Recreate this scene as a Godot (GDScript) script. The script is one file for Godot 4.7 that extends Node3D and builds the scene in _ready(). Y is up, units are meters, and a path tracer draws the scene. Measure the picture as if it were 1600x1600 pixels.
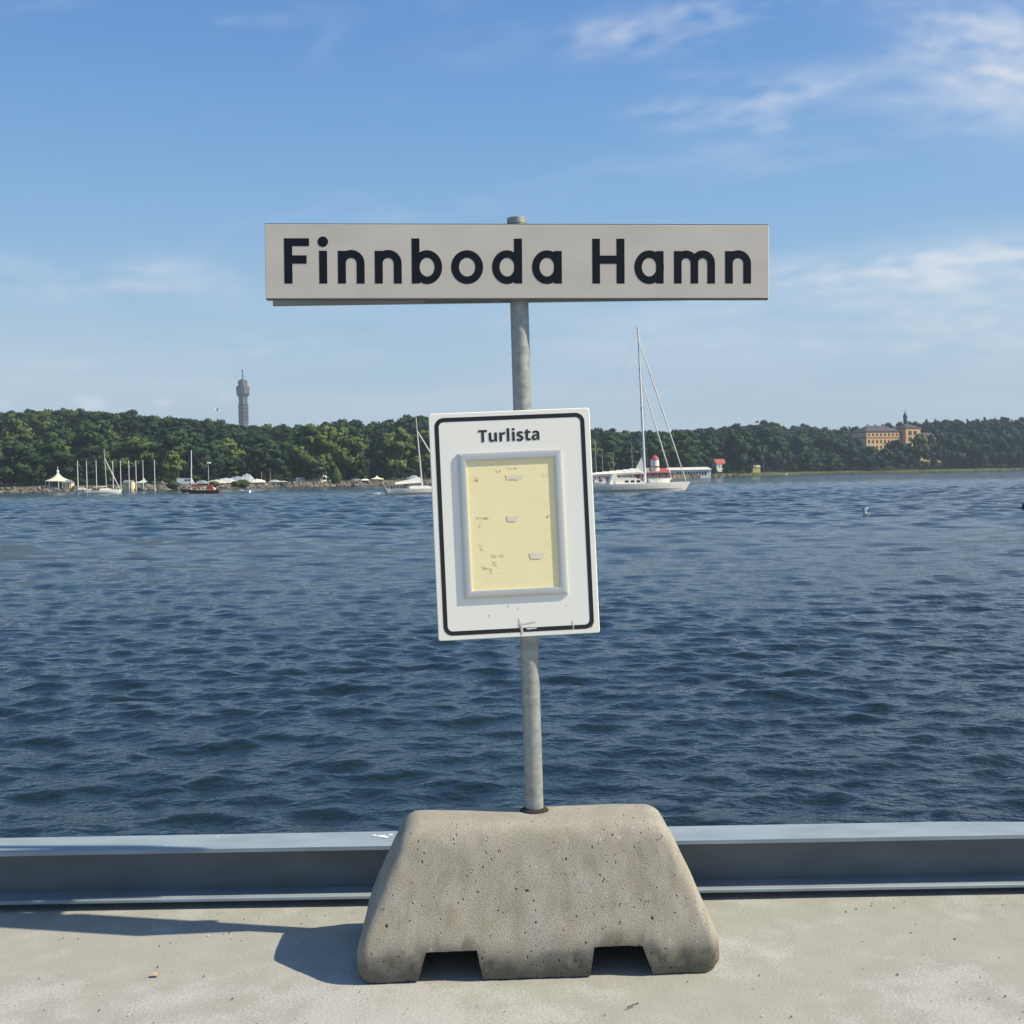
extends Node3D
# A harbour sign on a quay, a bay with boats, a wooded shore behind.
# Units are metres, y up, the quay's surface is y = 0, the water lies at WATER.

const WATER := -1.35
const LENS := 1885.0          # bearings are written in 1/1885 of the depth, counted from 800 straight ahead

var rng := RandomNumberGenerator.new()
var used := {}
var mats := {}

# ---------------------------------------------------------------- shapes
class Shape:
	var v := PackedVector3Array()
	var n := PackedVector3Array()
	var c := PackedColorArray()
	var uv := PackedVector2Array()
	var tint := Color(1, 1, 1)
	var xf := Transform3D()

	func tri(a: Vector3, b: Vector3, d: Vector3, na: Vector3, nb: Vector3, nd: Vector3) -> void:
		var g := (xf * b - xf * a).cross(xf * d - xf * a)
		if g.dot(xf.basis * (na + nb + nd)) > 0.0:
			v.append_array([xf * a, xf * d, xf * b])
			n.append_array([(xf.basis * na).normalized(), (xf.basis * nd).normalized(), (xf.basis * nb).normalized()])
		else:
			v.append_array([xf * a, xf * b, xf * d])
			n.append_array([(xf.basis * na).normalized(), (xf.basis * nb).normalized(), (xf.basis * nd).normalized()])
		c.append_array([tint, tint, tint])

	func flat(a: Vector3, b: Vector3, d: Vector3, out: Vector3) -> void:
		var g := (b - a).cross(d - a)
		if g.length_squared() < 1e-16:
			return
		g = g.normalized()
		if g.dot(out) < 0.0:
			g = -g
		tri(a, b, d, g, g, g)

	func quad(a: Vector3, b: Vector3, d: Vector3, e: Vector3, out: Vector3) -> void:
		flat(a, b, d, out)
		flat(a, d, e, out)

	func squad(p: Array, q: Array) -> void:      # smooth quad: four points, four normals
		tri(p[0], p[1], p[2], q[0], q[1], q[2])
		tri(p[0], p[2], p[3], q[0], q[2], q[3])

	func box(at: Vector3, size: Vector3, turn := Basis(), bevel := 0.0) -> void:
		var h := size * 0.5
		var k := bevel
		if k <= 0.0:
			for ax in 3:
				for s in [-1.0, 1.0]:
					var o := Vector3.ZERO
					o[ax] = s
					var u := Vector3.ZERO
					u[(ax + 1) % 3] = h[(ax + 1) % 3]
					var w := Vector3.ZERO
					w[(ax + 2) % 3] = h[(ax + 2) % 3]
					var m := o * h
					quad(at + turn * (m - u - w), at + turn * (m + u - w), at + turn * (m + u + w), at + turn * (m - u + w), turn * o)
			return
		for ax in 3:
			var i := (ax + 1) % 3
			var j := (ax + 2) % 3
			for s in [-1.0, 1.0]:
				var p := []
				for q in [[-1, -1], [1, -1], [1, 1], [-1, 1]]:
					var m := Vector3.ZERO
					m[ax] = s * h[ax]
					m[i] = q[0] * (h[i] - k)
					m[j] = q[1] * (h[j] - k)
					p.append(at + turn * m)
				var o := Vector3.ZERO
				o[ax] = s
				quad(p[0], p[1], p[2], p[3], turn * o)
			for s in [-1.0, 1.0]:
				for t in [-1.0, 1.0]:
					var o := Vector3.ZERO
					o[i] = s
					o[j] = t
					var e := []
					for q in [[-1.0, 0], [1.0, 0], [1.0, 1], [-1.0, 1]]:
						var m := Vector3.ZERO
						m[ax] = q[0] * (h[ax] - k)
						m[i] = s * (h[i] - (0.0 if q[1] == 0 else k))
						m[j] = t * (h[j] - (k if q[1] == 0 else 0.0))
						e.append(at + turn * m)
					quad(e[0], e[1], e[2], e[3], turn * o)
		for sx in [-1.0, 1.0]:
			for sy in [-1.0, 1.0]:
				for sz in [-1.0, 1.0]:
					var s := Vector3(sx, sy, sz)
					var e := []
					for ax in 3:
						var m := s * (h - Vector3(k, k, k))
						m[ax] = s[ax] * h[ax]
						e.append(at + turn * m)
					flat(e[0], e[1], e[2], turn * s)

	func tube(a: Vector3, b: Vector3, ra: float, rb: float, sides := 8, caps := true) -> void:
		var d := (b - a).normalized()
		var u := d.cross(Vector3.UP if absf(d.y) < 0.9 else Vector3.RIGHT).normalized()
		var w := d.cross(u)
		for i in sides:
			var p := TAU * i / sides
			var q := TAU * (i + 1) / sides
			var e := u * cos(p) + w * sin(p)
			var f := u * cos(q) + w * sin(q)
			squad([a + e * ra, b + e * rb, b + f * rb, a + f * ra], [e, e, f, f])
			if caps:
				flat(a, a + e * ra, a + f * ra, -d)
				flat(b, b + e * rb, b + f * rb, d)

	func path(pts: Array, r: float, sides := 6) -> void:
		for i in pts.size() - 1:
			tube(pts[i], pts[i + 1], r, r, sides)

	func lathe(profile: Array, sides := 16, at := Vector3.ZERO, squash := Vector3.ONE, flat_faces := false) -> void:
		for k in profile.size() - 1:
			var a: Vector2 = profile[k]
			var b: Vector2 = profile[k + 1]
			var t := b - a
			var m := Vector2(t.y, -t.x).normalized()
			for i in sides:
				var p := TAU * i / sides
				var q := TAU * (i + 1) / sides
				var ps := [Vector3(a.x * cos(p), a.y, a.x * sin(p)), Vector3(b.x * cos(p), b.y, b.x * sin(p)), Vector3(b.x * cos(q), b.y, b.x * sin(q)), Vector3(a.x * cos(q), a.y, a.x * sin(q))]
				var e := Vector3(m.x * cos(p), m.y, m.x * sin(p))
				var f := Vector3(m.x * cos(q), m.y, m.x * sin(q))
				for j in 4:
					ps[j] = at + ps[j] * squash
				if flat_faces:
					quad(ps[0], ps[1], ps[2], ps[3], e + f)
				else:
					squad(ps, [e, e, f, f])

	func ball(at: Vector3, r: Vector3, rings := 6, sides := 10) -> void:
		for k in rings:
			var a := PI * k / rings - PI / 2
			var b := PI * (k + 1) / rings - PI / 2
			for i in sides:
				var p := TAU * i / sides
				var q := TAU * (i + 1) / sides
				var ns := [Vector3(cos(a) * cos(p), sin(a), cos(a) * sin(p)), Vector3(cos(b) * cos(p), sin(b), cos(b) * sin(p)), Vector3(cos(b) * cos(q), sin(b), cos(b) * sin(q)), Vector3(cos(a) * cos(q), sin(a), cos(a) * sin(q))]
				squad([at + ns[0] * r, at + ns[1] * r, at + ns[2] * r, at + ns[3] * r], ns)

	func prism(poly: PackedVector2Array, z0: float, z1: float) -> void:      # polygon in x, y, drawn out along z
		var ids := Geometry2D.triangulate_polygon(poly)
		for k in range(0, ids.size(), 3):
			for z in [[z0, -1.0], [z1, 1.0]]:
				var s := signf(z1 - z0)
				flat(Vector3(poly[ids[k]].x, poly[ids[k]].y, z[0]), Vector3(poly[ids[k + 1]].x, poly[ids[k + 1]].y, z[0]), Vector3(poly[ids[k + 2]].x, poly[ids[k + 2]].y, z[0]), Vector3(0, 0, z[1] * s))
		var turn := -1.0 if Geometry2D.is_polygon_clockwise(poly) else 1.0
		for i in poly.size():
			var a := poly[i]
			var b := poly[(i + 1) % poly.size()]
			var o := Vector2(b.y - a.y, a.x - b.x) * turn
			quad(Vector3(a.x, a.y, z0), Vector3(b.x, b.y, z0), Vector3(b.x, b.y, z1), Vector3(a.x, a.y, z1), Vector3(o.x, o.y, 0))

	func band(outer: PackedVector2Array, inner: PackedVector2Array, z0: float, z1: float, closed := true) -> void:      # a flat ring between two outlines of equal count
		var m := outer.size()
		for i in (m if closed else m - 1):
			var j := (i + 1) % m
			quad(_p(outer[i], z1), _p(outer[j], z1), _p(inner[j], z1), _p(inner[i], z1), Vector3(0, 0, 1))
			var mid := (outer[i] + outer[j] - inner[i] - inner[j])
			quad(_p(outer[i], z0), _p(outer[j], z0), _p(outer[j], z1), _p(outer[i], z1), Vector3(mid.x, mid.y, 0))
			quad(_p(inner[i], z0), _p(inner[j], z0), _p(inner[j], z1), _p(inner[i], z1), Vector3(-mid.x, -mid.y, 0))

	func _p(a: Vector2, z: float) -> Vector3:
		return Vector3(a.x, a.y, z)

	func mesh(material: Material) -> ArrayMesh:
		for k in n.size():
			if not n[k].is_normalized():
				n[k] = Vector3.UP
		var arrays := []
		arrays.resize(Mesh.ARRAY_MAX)
		arrays[Mesh.ARRAY_VERTEX] = v
		arrays[Mesh.ARRAY_NORMAL] = n
		arrays[Mesh.ARRAY_COLOR] = c
		if uv.size() == v.size():
			arrays[Mesh.ARRAY_TEX_UV] = uv
		var m := ArrayMesh.new()
		m.add_surface_from_arrays(Mesh.PRIMITIVE_TRIANGLES, arrays)
		m.surface_set_material(0, material)
		return m


func rounded(w: float, h: float, r: float, seg := 6) -> PackedVector2Array:
	var out := PackedVector2Array()
	for q in [[1, 1, 0.0], [-1, 1, PI / 2], [-1, -1, PI], [1, -1, PI * 1.5]]:
		for k in seg + 1:
			var a: float = q[2] + PI / 2 * k / seg
			out.append(Vector2(q[0] * (w / 2 - r) + r * cos(a), q[1] * (h / 2 - r) + r * sin(a)))
	return out


func ellipse(at: Vector2, rx: float, ry: float, from := 0.0, to := TAU, seg := 40) -> PackedVector2Array:
	var out := PackedVector2Array()
	for k in seg + 1:
		var a := lerpf(from, to, float(k) / seg)
		out.append(at + Vector2(rx * cos(a), ry * sin(a)))
	return out

# ---------------------------------------------------------------- objects
func numbered(called: String) -> String:
	var k: int = used.get(called, 0)
	used[called] = k + 1
	return called if k == 0 else "%s_%03d" % [called, k]


func tag(o: Node, label: String, category: String, group := "", kind := "") -> Node:
	o.set_meta("label", label)
	if category:
		o.set_meta("category", category)
	if group:
		o.set_meta("group", group)
	if kind:
		o.set_meta("kind", kind)
	return o


func thing(called: String, label: String, category: String, at := Vector3.ZERO, turn := 0.0, group := "") -> Node3D:
	var o := Node3D.new()
	o.name = numbered(called)
	add_child(o)
	o.position = at
	o.rotation.y = turn
	tag(o, label, category, group)
	return o


func obj(called: String, shape, material: Material, parent: Node = self) -> MeshInstance3D:
	var o := MeshInstance3D.new()
	o.name = numbered(called) if parent == self else called
	o.mesh = shape.mesh(material) if shape is Shape else shape
	if not shape is Shape:
		o.material_override = material
	parent.add_child(o, true)
	return o


func struct(called: String, shape, material: Material, label: String) -> MeshInstance3D:
	var o := obj(called, shape, material)
	tag(o, label, "", "", "structure")
	return o


func dup(source: Node3D, label: String, at: Vector3, turn := 0.0, grow := Vector3.ONE) -> Node3D:
	var r: Node3D = source.duplicate()
	r.name = numbered(source.get_meta("base_name"))
	add_child(r)
	r.position = at
	r.rotation.y = turn
	r.scale = grow
	r.set_meta("label", label)
	return r


func paint(key: String, base: Color, rough := 0.7, metal := 0.0, spec := 0.5) -> StandardMaterial3D:
	if mats.has(key):
		return mats[key]
	var m := StandardMaterial3D.new()
	m.resource_name = key
	m.albedo_color = base.linear_to_srgb()
	m.roughness = rough
	m.metallic = metal
	m.metallic_specular = spec
	m.vertex_color_use_as_albedo = true
	mats[key] = m
	return m


func noise(s: int, f: float, oct := 4, type := FastNoiseLite.TYPE_SIMPLEX_SMOOTH) -> FastNoiseLite:
	var k := FastNoiseLite.new()
	k.seed = s
	k.frequency = f
	k.noise_type = type
	k.fractal_octaves = oct
	return k


func table(x: float, pts: Array) -> float:
	if x <= pts[0][0]:
		return pts[0][1]
	for i in pts.size() - 1:
		if x <= pts[i + 1][0]:
			return lerpf(pts[i][1], pts[i + 1][1], (x - pts[i][0]) / (pts[i + 1][0] - pts[i][0]))
	return pts[-1][1]

# bearing (800 = straight ahead) and depth to a place at some height above the water
func spot(bearing: float, depth: float, above := 0.0) -> Vector3:
	return Vector3((bearing - 800.0) / LENS * depth, WATER + above, -depth)


func shore(b: float) -> float:
	return table(b, [[-2200, 760], [-1400, 640], [-500, 470], [0, 424], [110, 426], [230, 402], [400, 452], [500, 467], [680, 505], [900, 560], [1050, 590], [1110, 650], [1230, 850], [1300, 890], [1400, 890], [1600, 985], [2400, 1300]])


func skyline(b: float) -> float:      # how high the tree tops stand, in 1/1885 of the depth, above eye level
	return table(b, [[-900, 100], [-200, 112], [0, 116], [115, 120], [200, 112], [300, 103], [400, 88], [470, 89], [505, 86], [540, 93], [600, 90], [640, 99], [670, 102], [780, 92], [925, 73], [1000, 69], [1100, 70], [1125, 74], [1200, 79], [1230, 68], [1262, 74], [1300, 66], [1340, 70], [1360, 68], [1410, 74], [1460, 79], [1500, 77], [1560, 80], [1600, 77], [2000, 74], [2600, 70]])


func crest(b: float) -> float:
	return shore(b) + 250.0


func land(b: float, d: float) -> float:      # ground height above the water
	var s := d - shore(b)
	if s < 0.0:
		return maxf(-3.0, s * 0.35)
	var low := 1.7 * smoothstep(0.0, 6.0, s) + 0.012 * s
	var top := 2.8 + skyline(b) * crest(b) / LENS - 17.0
	return low + (top - low) * smoothstep(35.0, 250.0, s) - maxf(0.0, s - 280.0) * 0.03


func _ready() -> void:
	rng.seed = 7
	set_camera_and_light()
	make_materials()
	make_water()
	make_quay()
	make_terrain()
	make_forest()
	make_far_buildings()
	make_marina()
	make_boats()
	make_barrier()
	make_sign()
	make_board()
	make_small_things()

# ---------------------------------------------------------------- camera, sky, sun
func set_camera_and_light() -> void:
	var cam := Camera3D.new()
	cam.name = "camera"
	cam.fov = rad_to_deg(2.0 * atan(800.0 / LENS))
	cam.near = 0.05
	cam.far = 6000.0
	cam.position = Vector3(0, 1.45, 0)
	cam.basis = Basis(Vector3.RIGHT, -atan(56.5 / LENS)) * Basis(Vector3.BACK, deg_to_rad(-1.0))
	add_child(cam)
	cam.current = true

	var sun := DirectionalLight3D.new()
	sun.name = "sun"
	var to_sun := Vector3(1.04, 1.0, 0.17).normalized()
	sun.basis = Basis.looking_at(-to_sun, Vector3.UP)
	sun.light_energy = 1.6
	sun.light_color = Color(1.0, 0.955, 0.85)
	sun.light_angular_distance = 0.5
	sun.shadow_enabled = true
	add_child(sun)

	var env := Environment.new()
	env.background_mode = Environment.BG_SKY
	var sky := Sky.new()
	var pm := PanoramaSkyMaterial.new()
	pm.panorama = ImageTexture.create_from_image(sky_picture(to_sun))
	sky.sky_material = pm
	env.sky = sky
	env.ambient_light_source = Environment.AMBIENT_SOURCE_SKY
	env.tonemap_mode = Environment.TONE_MAPPER_LINEAR
	env.tonemap_exposure = 1.32
	env.sdfgi_enabled = true
	env.ssao_enabled = true
	env.ssil_enabled = true
	env.fog_enabled = true
	env.fog_density = 0.00014
	env.fog_light_color = Color(0.80, 0.88, 0.97)
	var we := WorldEnvironment.new()
	we.name = "world_environment"
	we.environment = env
	add_child(we)


func sky_picture(to_sun: Vector3) -> Image:
	var w := 2048
	var h := 1024
	var im := Image.create(w, h, false, Image.FORMAT_RGBF)
	var puff := noise(3, 1.0, 5)
	var wisp := noise(11, 1.0, 5)
	var warp := noise(23, 1.0, 3)
	# cirrus in view: centre and end in gnomonic coordinates of the forward direction, half width, strength
	var streaks := [
		[Vector2(0.045, 0.352), Vector2(0.235, 0.392), 0.0135, 0.44],
		[Vector2(0.05, 0.345), Vector2(0.10, 0.362), 0.009, 0.30],
		[Vector2(0.25, 0.385), Vector2(0.33, 0.400), 0.006, 0.22],
		[Vector2(0.125, 0.292), Vector2(0.315, 0.325), 0.0125, 0.42],
		[Vector2(0.31, 0.355), Vector2(0.48, 0.330), 0.030, 0.46],
		[Vector2(0.36, 0.335), Vector2(0.52, 0.305), 0.020, 0.40],
		[Vector2(0.33, 0.28), Vector2(0.46, 0.30), 0.012, 0.25],
		[Vector2(0.205, 0.277), Vector2(0.235, 0.283), 0.007, 0.30],
		[Vector2(0.14, 0.262), Vector2(0.30, 0.268), 0.008, 0.14],
		[Vector2(0.21, 0.160), Vector2(0.60, 0.192), 0.009, 0.95],
		[Vector2(0.33, 0.372), Vector2(0.47, 0.352), 0.006, 0.40],
		[Vector2(0.35, 0.330), Vector2(0.50, 0.318), 0.005, 0.40],
		[Vector2(0.30, 0.300), Vector2(0.44, 0.312), 0.004, 0.25],
		[Vector2(0.12, 0.325), Vector2(0.20, 0.333), 0.004, 0.16],
		[Vector2(0.22, 0.150), Vector2(0.52, 0.166), 0.009, 0.45],
		[Vector2(0.25, 0.118), Vector2(0.55, 0.125), 0.022, 0.42],
		[Vector2(0.0, 0.105), Vector2(0.30, 0.112), 0.010, 0.18],
		[Vector2(-0.40, 0.108), Vector2(-0.05, 0.112), 0.012, 0.16],
		[Vector2(0.18, 0.135), Vector2(0.60, 0.150), 0.020, 0.30],
		[Vector2(-0.46, 0.168), Vector2(-0.23, 0.164), 0.012, 0.36],
		[Vector2(-0.31, 0.172), Vector2(-0.20, 0.160), 0.012, 0.28],
		[Vector2(-0.24, 0.372), Vector2(-0.16, 0.378), 0.005, 0.16],
		[Vector2(-0.42, 0.389), Vector2(-0.34, 0.395), 0.006, 0.12],
		[Vector2(-0.02, 0.13), Vector2(0.22, 0.138), 0.012, 0.22],
	]
	var cols := [  # elevation, linear colour
		[0.0, Color.from_rgba8(187, 203, 211)], [2.5, Color.from_rgba8(178, 200, 214)], [5.0, Color.from_rgba8(170, 199, 219)], [8.0, Color.from_rgba8(155, 192, 221)], [11.5, Color.from_rgba8(138, 181, 221)],
		[15.0, Color.from_rgba8(121, 168, 217)], [19.0, Color.from_rgba8(105, 153, 211)], [24.0, Color.from_rgba8(92, 141, 204)], [40.0, Color.from_rgba8(88, 128, 180)], [90.0, Color.from_rgba8(84, 118, 160)]]
	for k in cols.size():
		cols[k][1] = (cols[k][1] as Color).srgb_to_linear() / 1.32
	var ground := Color(0.09, 0.105, 0.115)
	var white := Color(0.60, 0.625, 0.67)
	for y in h:
		var el := PI / 2 - PI * (y + 0.5) / h
		if el < -0.02:
			for x in w:
				im.set_pixel(x, y, ground)
			continue
		var deg := rad_to_deg(maxf(el, 0.0))
		var base: Color = cols[-1][1]
		for k in cols.size() - 1:
			if deg <= cols[k + 1][0]:
				base = (cols[k][1] as Color).lerp(cols[k + 1][1], (deg - cols[k][0]) / (cols[k + 1][0] - cols[k][0]))
				break
		for x in w:
			var az := (x + 0.5) / w * TAU
			var dir := Vector3(sin(az) * cos(el), sin(el), -cos(az) * cos(el))
			var near := maxf(0.0, dir.dot(to_sun))
			var col := base * (1.0 + 0.10 * near + 0.55 * pow(near, 12.0)) + Color(0.22, 0.175, 0.115) * pow(near, 5.0)
			# high thin cloud on a layer above the place
			var up := maxf(dir.y, 0.02) + 0.09
			var px := dir.x / up
			var pz := dir.z / up
			var bend := warp.get_noise_2d(px * 0.8, pz * 0.8) * 0.7
			var a := wisp.get_noise_2d((px * 0.94 + pz * 0.34) * 0.55 + bend, (pz * 0.94 - px * 0.34) * 1.7 + bend)
			var cloud := smoothstep(0.10, 0.75, a) * 0.26
			if dir.z < -0.2:
				var g := Vector2(dir.x, dir.y) / -dir.z
				if absf(g.x) < 0.75 and g.y < 0.6:
					cloud = cloud * 0.5 + 0.16 * smoothstep(0.15, 0.5, g.x) * smoothstep(0.20, 0.36, g.y) * (0.6 + puff.get_noise_2d(g.x * 3.0 + 5.0, g.y * 11.0)) + 0.17 * smoothstep(0.19, 0.10, g.y) * clampf(0.7 + 1.3 * puff.get_noise_2d(g.x * 2.2, g.y * 19.0 + 3.0), 0.0, 1.5)
					var d1 := puff.get_noise_2d(g.x * 7.0, g.y * 24.0)
					var d2 := puff.get_noise_2d(g.x * 26.0 + 40.0, g.y * 60.0)
					for s in streaks:
						var a0: Vector2 = s[0]
						var e: Vector2 = s[1] - a0
						var t: float = (g - a0).dot(e) / e.length_squared()
						if t < -0.35 or t > 1.35:
							continue
						var len_ := e.length()
						var perp: float = (g - a0 - e * t).dot(Vector2(-e.y, e.x) / len_)
						var fib := wisp.get_noise_2d(t * len_ * 9.0 + perp * 12.0 + s[2] * 900.0, perp * 55.0)
						var fib2 := wisp.get_noise_2d(t * len_ * 26.0 + 7.0, perp * 130.0 + 11.0)
						var off: float = absf(perp + 0.006 * d1) / (s[2] * (1.15 + 0.9 * d1))
						var along: float = 1.0 - smoothstep(0.18, 0.72, absf(t - 0.5) + 0.25 * d1)
						cloud += s[3] * 0.62 * along * exp(-off * off * 0.8) * clampf(0.72 + 1.4 * fib + 0.95 * fib2, 0.0, 1.6)
					# low small heaps just over the wood
					for q in [[-0.346, 0.0665, 0.016, 0.5], [-0.285, 0.0655, 0.009, 0.4], [-0.42, 0.065, 0.011, 0.3], [0.253, 0.105, 0.012, 0.22], [-0.233, 0.071, 0.010, 0.28]]:
						var r: float = Vector2((g.x - q[0]) / q[2], (g.y - q[1]) / (q[2] * 0.42)).length() + d2 * 0.9
						cloud += q[3] * (1.0 - smoothstep(0.3, 1.1, r))
			col = col.lerp(white, clampf(cloud, 0.0, 0.8))
			im.set_pixel(x, y, col)
	return im

# ---------------------------------------------------------------- materials
func make_materials() -> void:
	# cast concrete of the quay: patches, worn pale areas, grit
	var w := 1024
	var im := Image.create(w, w, false, Image.FORMAT_RGB8)
	var hi := Image.create(w, w, false, Image.FORMAT_L8)
	var broad := noise(5, 1.0 / 330.0, 4).get_seamless_image(w, w)
	var mid := noise(6, 1.0 / 60.0, 4).get_seamless_image(w, w)
	var fine := noise(8, 0.22, 2).get_seamless_image(w, w)
	for y in w:
		for x in w:
			var b := broad.get_pixel(x, y).r
			var m := mid.get_pixel(x, y).r
			var f := fine.get_pixel(x, y).r
			var pale := smoothstep(0.46, 0.80, b + 0.55 * (m - 0.5) + 0.5 * (f - 0.5))
			var g := 0.325 + 0.045 * pale + 0.045 * (m - 0.5) + 0.085 * (f - 0.5) * (0.45 + pale)
			var col := Color(g * 0.99, g * 0.98, g * (0.885 + 0.05 * pale))
			im.set_pixel(x, y, col.linear_to_srgb())
			hi.set_pixel(x, y, Color(f, f, f).lerp(Color(m, m, m), 0.3))
	for k in 2600:
		var x := rng.randi_range(2, w - 3)
		var y := rng.randi_range(2, w - 3)
		var t := rng.randf()
		var col := Color(0.72, 0.69, 0.62) if t < 0.55 else Color(0.33, 0.29, 0.23) if t < 0.8 else Color(0.38, 0.37, 0.35)
		im.fill_rect(Rect2i(x, y, 1 + int(rng.randf() < 0.25), 1), col.lerp(im.get_pixel(x, y), 0.35))
	var quay := StandardMaterial3D.new()
	quay.resource_name = "quay_concrete"
	quay.albedo_texture = ImageTexture.create_from_image(im)
	quay.heightmap_enabled = true
	quay.heightmap_texture = ImageTexture.create_from_image(hi)
	quay.heightmap_scale = 0.12
	quay.roughness = 0.92
	quay.metallic_specular = 0.35
	mats["quay"] = quay

	# exposed, pitted concrete of the barrier
	w = 1024
	im = Image.create(w, w, false, Image.FORMAT_RGB8)
	hi = Image.create(w, w, false, Image.FORMAT_L8)
	mid = noise(16, 1.0 / 150.0, 4).get_seamless_image(w, w)
	fine = noise(18, 0.13, 4).get_seamless_image(w, w)
	for y in w:
		for x in w:
			var m := mid.get_pixel(x, y).r
			var f := fine.get_pixel(x, y).r
			var g := 0.305 + 0.07 * (m - 0.5) + 0.25 * (f - 0.5)
			im.set_pixel(x, y, Color(g * 1.02, g * 0.96, g * (0.825 + 0.10 * (m - 0.5))).linear_to_srgb())
			hi.set_pixel(x, y, Color(0.55 + 0.12 * (f - 0.5), 0, 0))
	for k in 3200:
		var cx := rng.randi_range(0, w - 1)
		var cy := rng.randi_range(0, w - 1)
		if mid.get_pixel(cx, cy).r < rng.randf_range(0.30, 0.75):
			continue
		var r := 1.1 + 3.6 * pow(rng.randf(), 3.5) + (3.5 if rng.randf() < 0.03 else 0.0)
		var st := rng.randf_range(0.7, 1.5)
		var deep := rng.randf_range(0.35, 0.95)
		var grain := rng.randf() < 0.42
		for yy in range(-11, 12):
			for xx in range(-11, 12):
				var q := Vector2(xx * st, yy / st).length() / r
				if q < 1.0:
					var px := posmod(cx + xx, w)
					var py := posmod(cy + yy, w)
					if grain:
						im.set_pixel(px, py, im.get_pixel(px, py).lerp(Color(0.84, 0.80, 0.72), 0.75 * (1.0 - q)))
					else:
						im.set_pixel(px, py, im.get_pixel(px, py).lerp(Color(0.13, 0.11, 0.09), deep * (1.0 - q * q)))
						hi.set_pixel(px, py, Color(hi.get_pixel(px, py).r * (1.0 - 0.9 * (1.0 - q * q)), 0, 0))
	var pit := StandardMaterial3D.new()
	pit.resource_name = "barrier_concrete"
	pit.albedo_texture = ImageTexture.create_from_image(im)
	pit.heightmap_enabled = true
	pit.heightmap_texture = ImageTexture.create_from_image(hi)
	pit.heightmap_scale = 0.45
	pit.uv1_triplanar = true
	pit.uv1_triplanar_sharpness = 6.0
	pit.uv1_scale = Vector3(1.3, 1.3, 1.3)
	pit.roughness = 0.9
	pit.metallic_specular = 0.35
	pit.vertex_color_use_as_albedo = true
	mats["barrier"] = pit

	# galvanised steel: cloudy zinc
	im = Image.create(512, 512, false, Image.FORMAT_RGB8)
	hi = Image.create(512, 512, false, Image.FORMAT_L8)
	mid = noise(31, 1.0 / 40.0, 4).get_seamless_image(512, 512)
	fine = noise(32, 0.12, 3).get_seamless_image(512, 512)
	for y in 512:
		for x in 512:
			var m := mid.get_pixel(x, y).r
			var f := fine.get_pixel(x, y).r
			var g := 0.46 + 0.26 * (m - 0.5) + 0.16 * (f - 0.5)
			im.set_pixel(x, y, Color(g * 0.97, g, g * 0.975).linear_to_srgb())
			var r := 0.52 + 0.3 * (m - 0.5)
			hi.set_pixel(x, y, Color(r, r, r))
	var zinc := StandardMaterial3D.new()
	zinc.resource_name = "galvanised_steel"
	zinc.albedo_texture = ImageTexture.create_from_image(im)
	zinc.roughness_texture = ImageTexture.create_from_image(hi)
	zinc.metallic = 0.3
	zinc.albedo_color = Color(0.85, 0.86, 0.85)
	zinc.uv1_triplanar = true
	zinc.uv1_scale = Vector3(2.2, 2.2, 2.2)
	mats["zinc"] = zinc
	var beam: StandardMaterial3D = zinc.duplicate()
	beam.resource_name = "weathered_beam_steel"
	beam.albedo_color = Color(0.79, 0.85, 0.90)
	beam.metallic = 0.1
	beam.roughness_texture = null
	var coat := NoiseTexture2D.new()
	coat.width = 512
	coat.height = 512
	coat.seamless = true
	coat.noise = noise(37, 0.012, 4)
	var ramp := Gradient.new()
	ramp.set_color(0, Color(0.655, 0.665, 0.665))
	ramp.set_color(1, Color(0.745, 0.755, 0.755))
	coat.color_ramp = ramp
	beam.albedo_texture = coat
	beam.roughness = 0.6
	beam.uv1_scale = Vector3(0.5, 1.3, 1.3)
	mats["beam"] = beam

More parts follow.
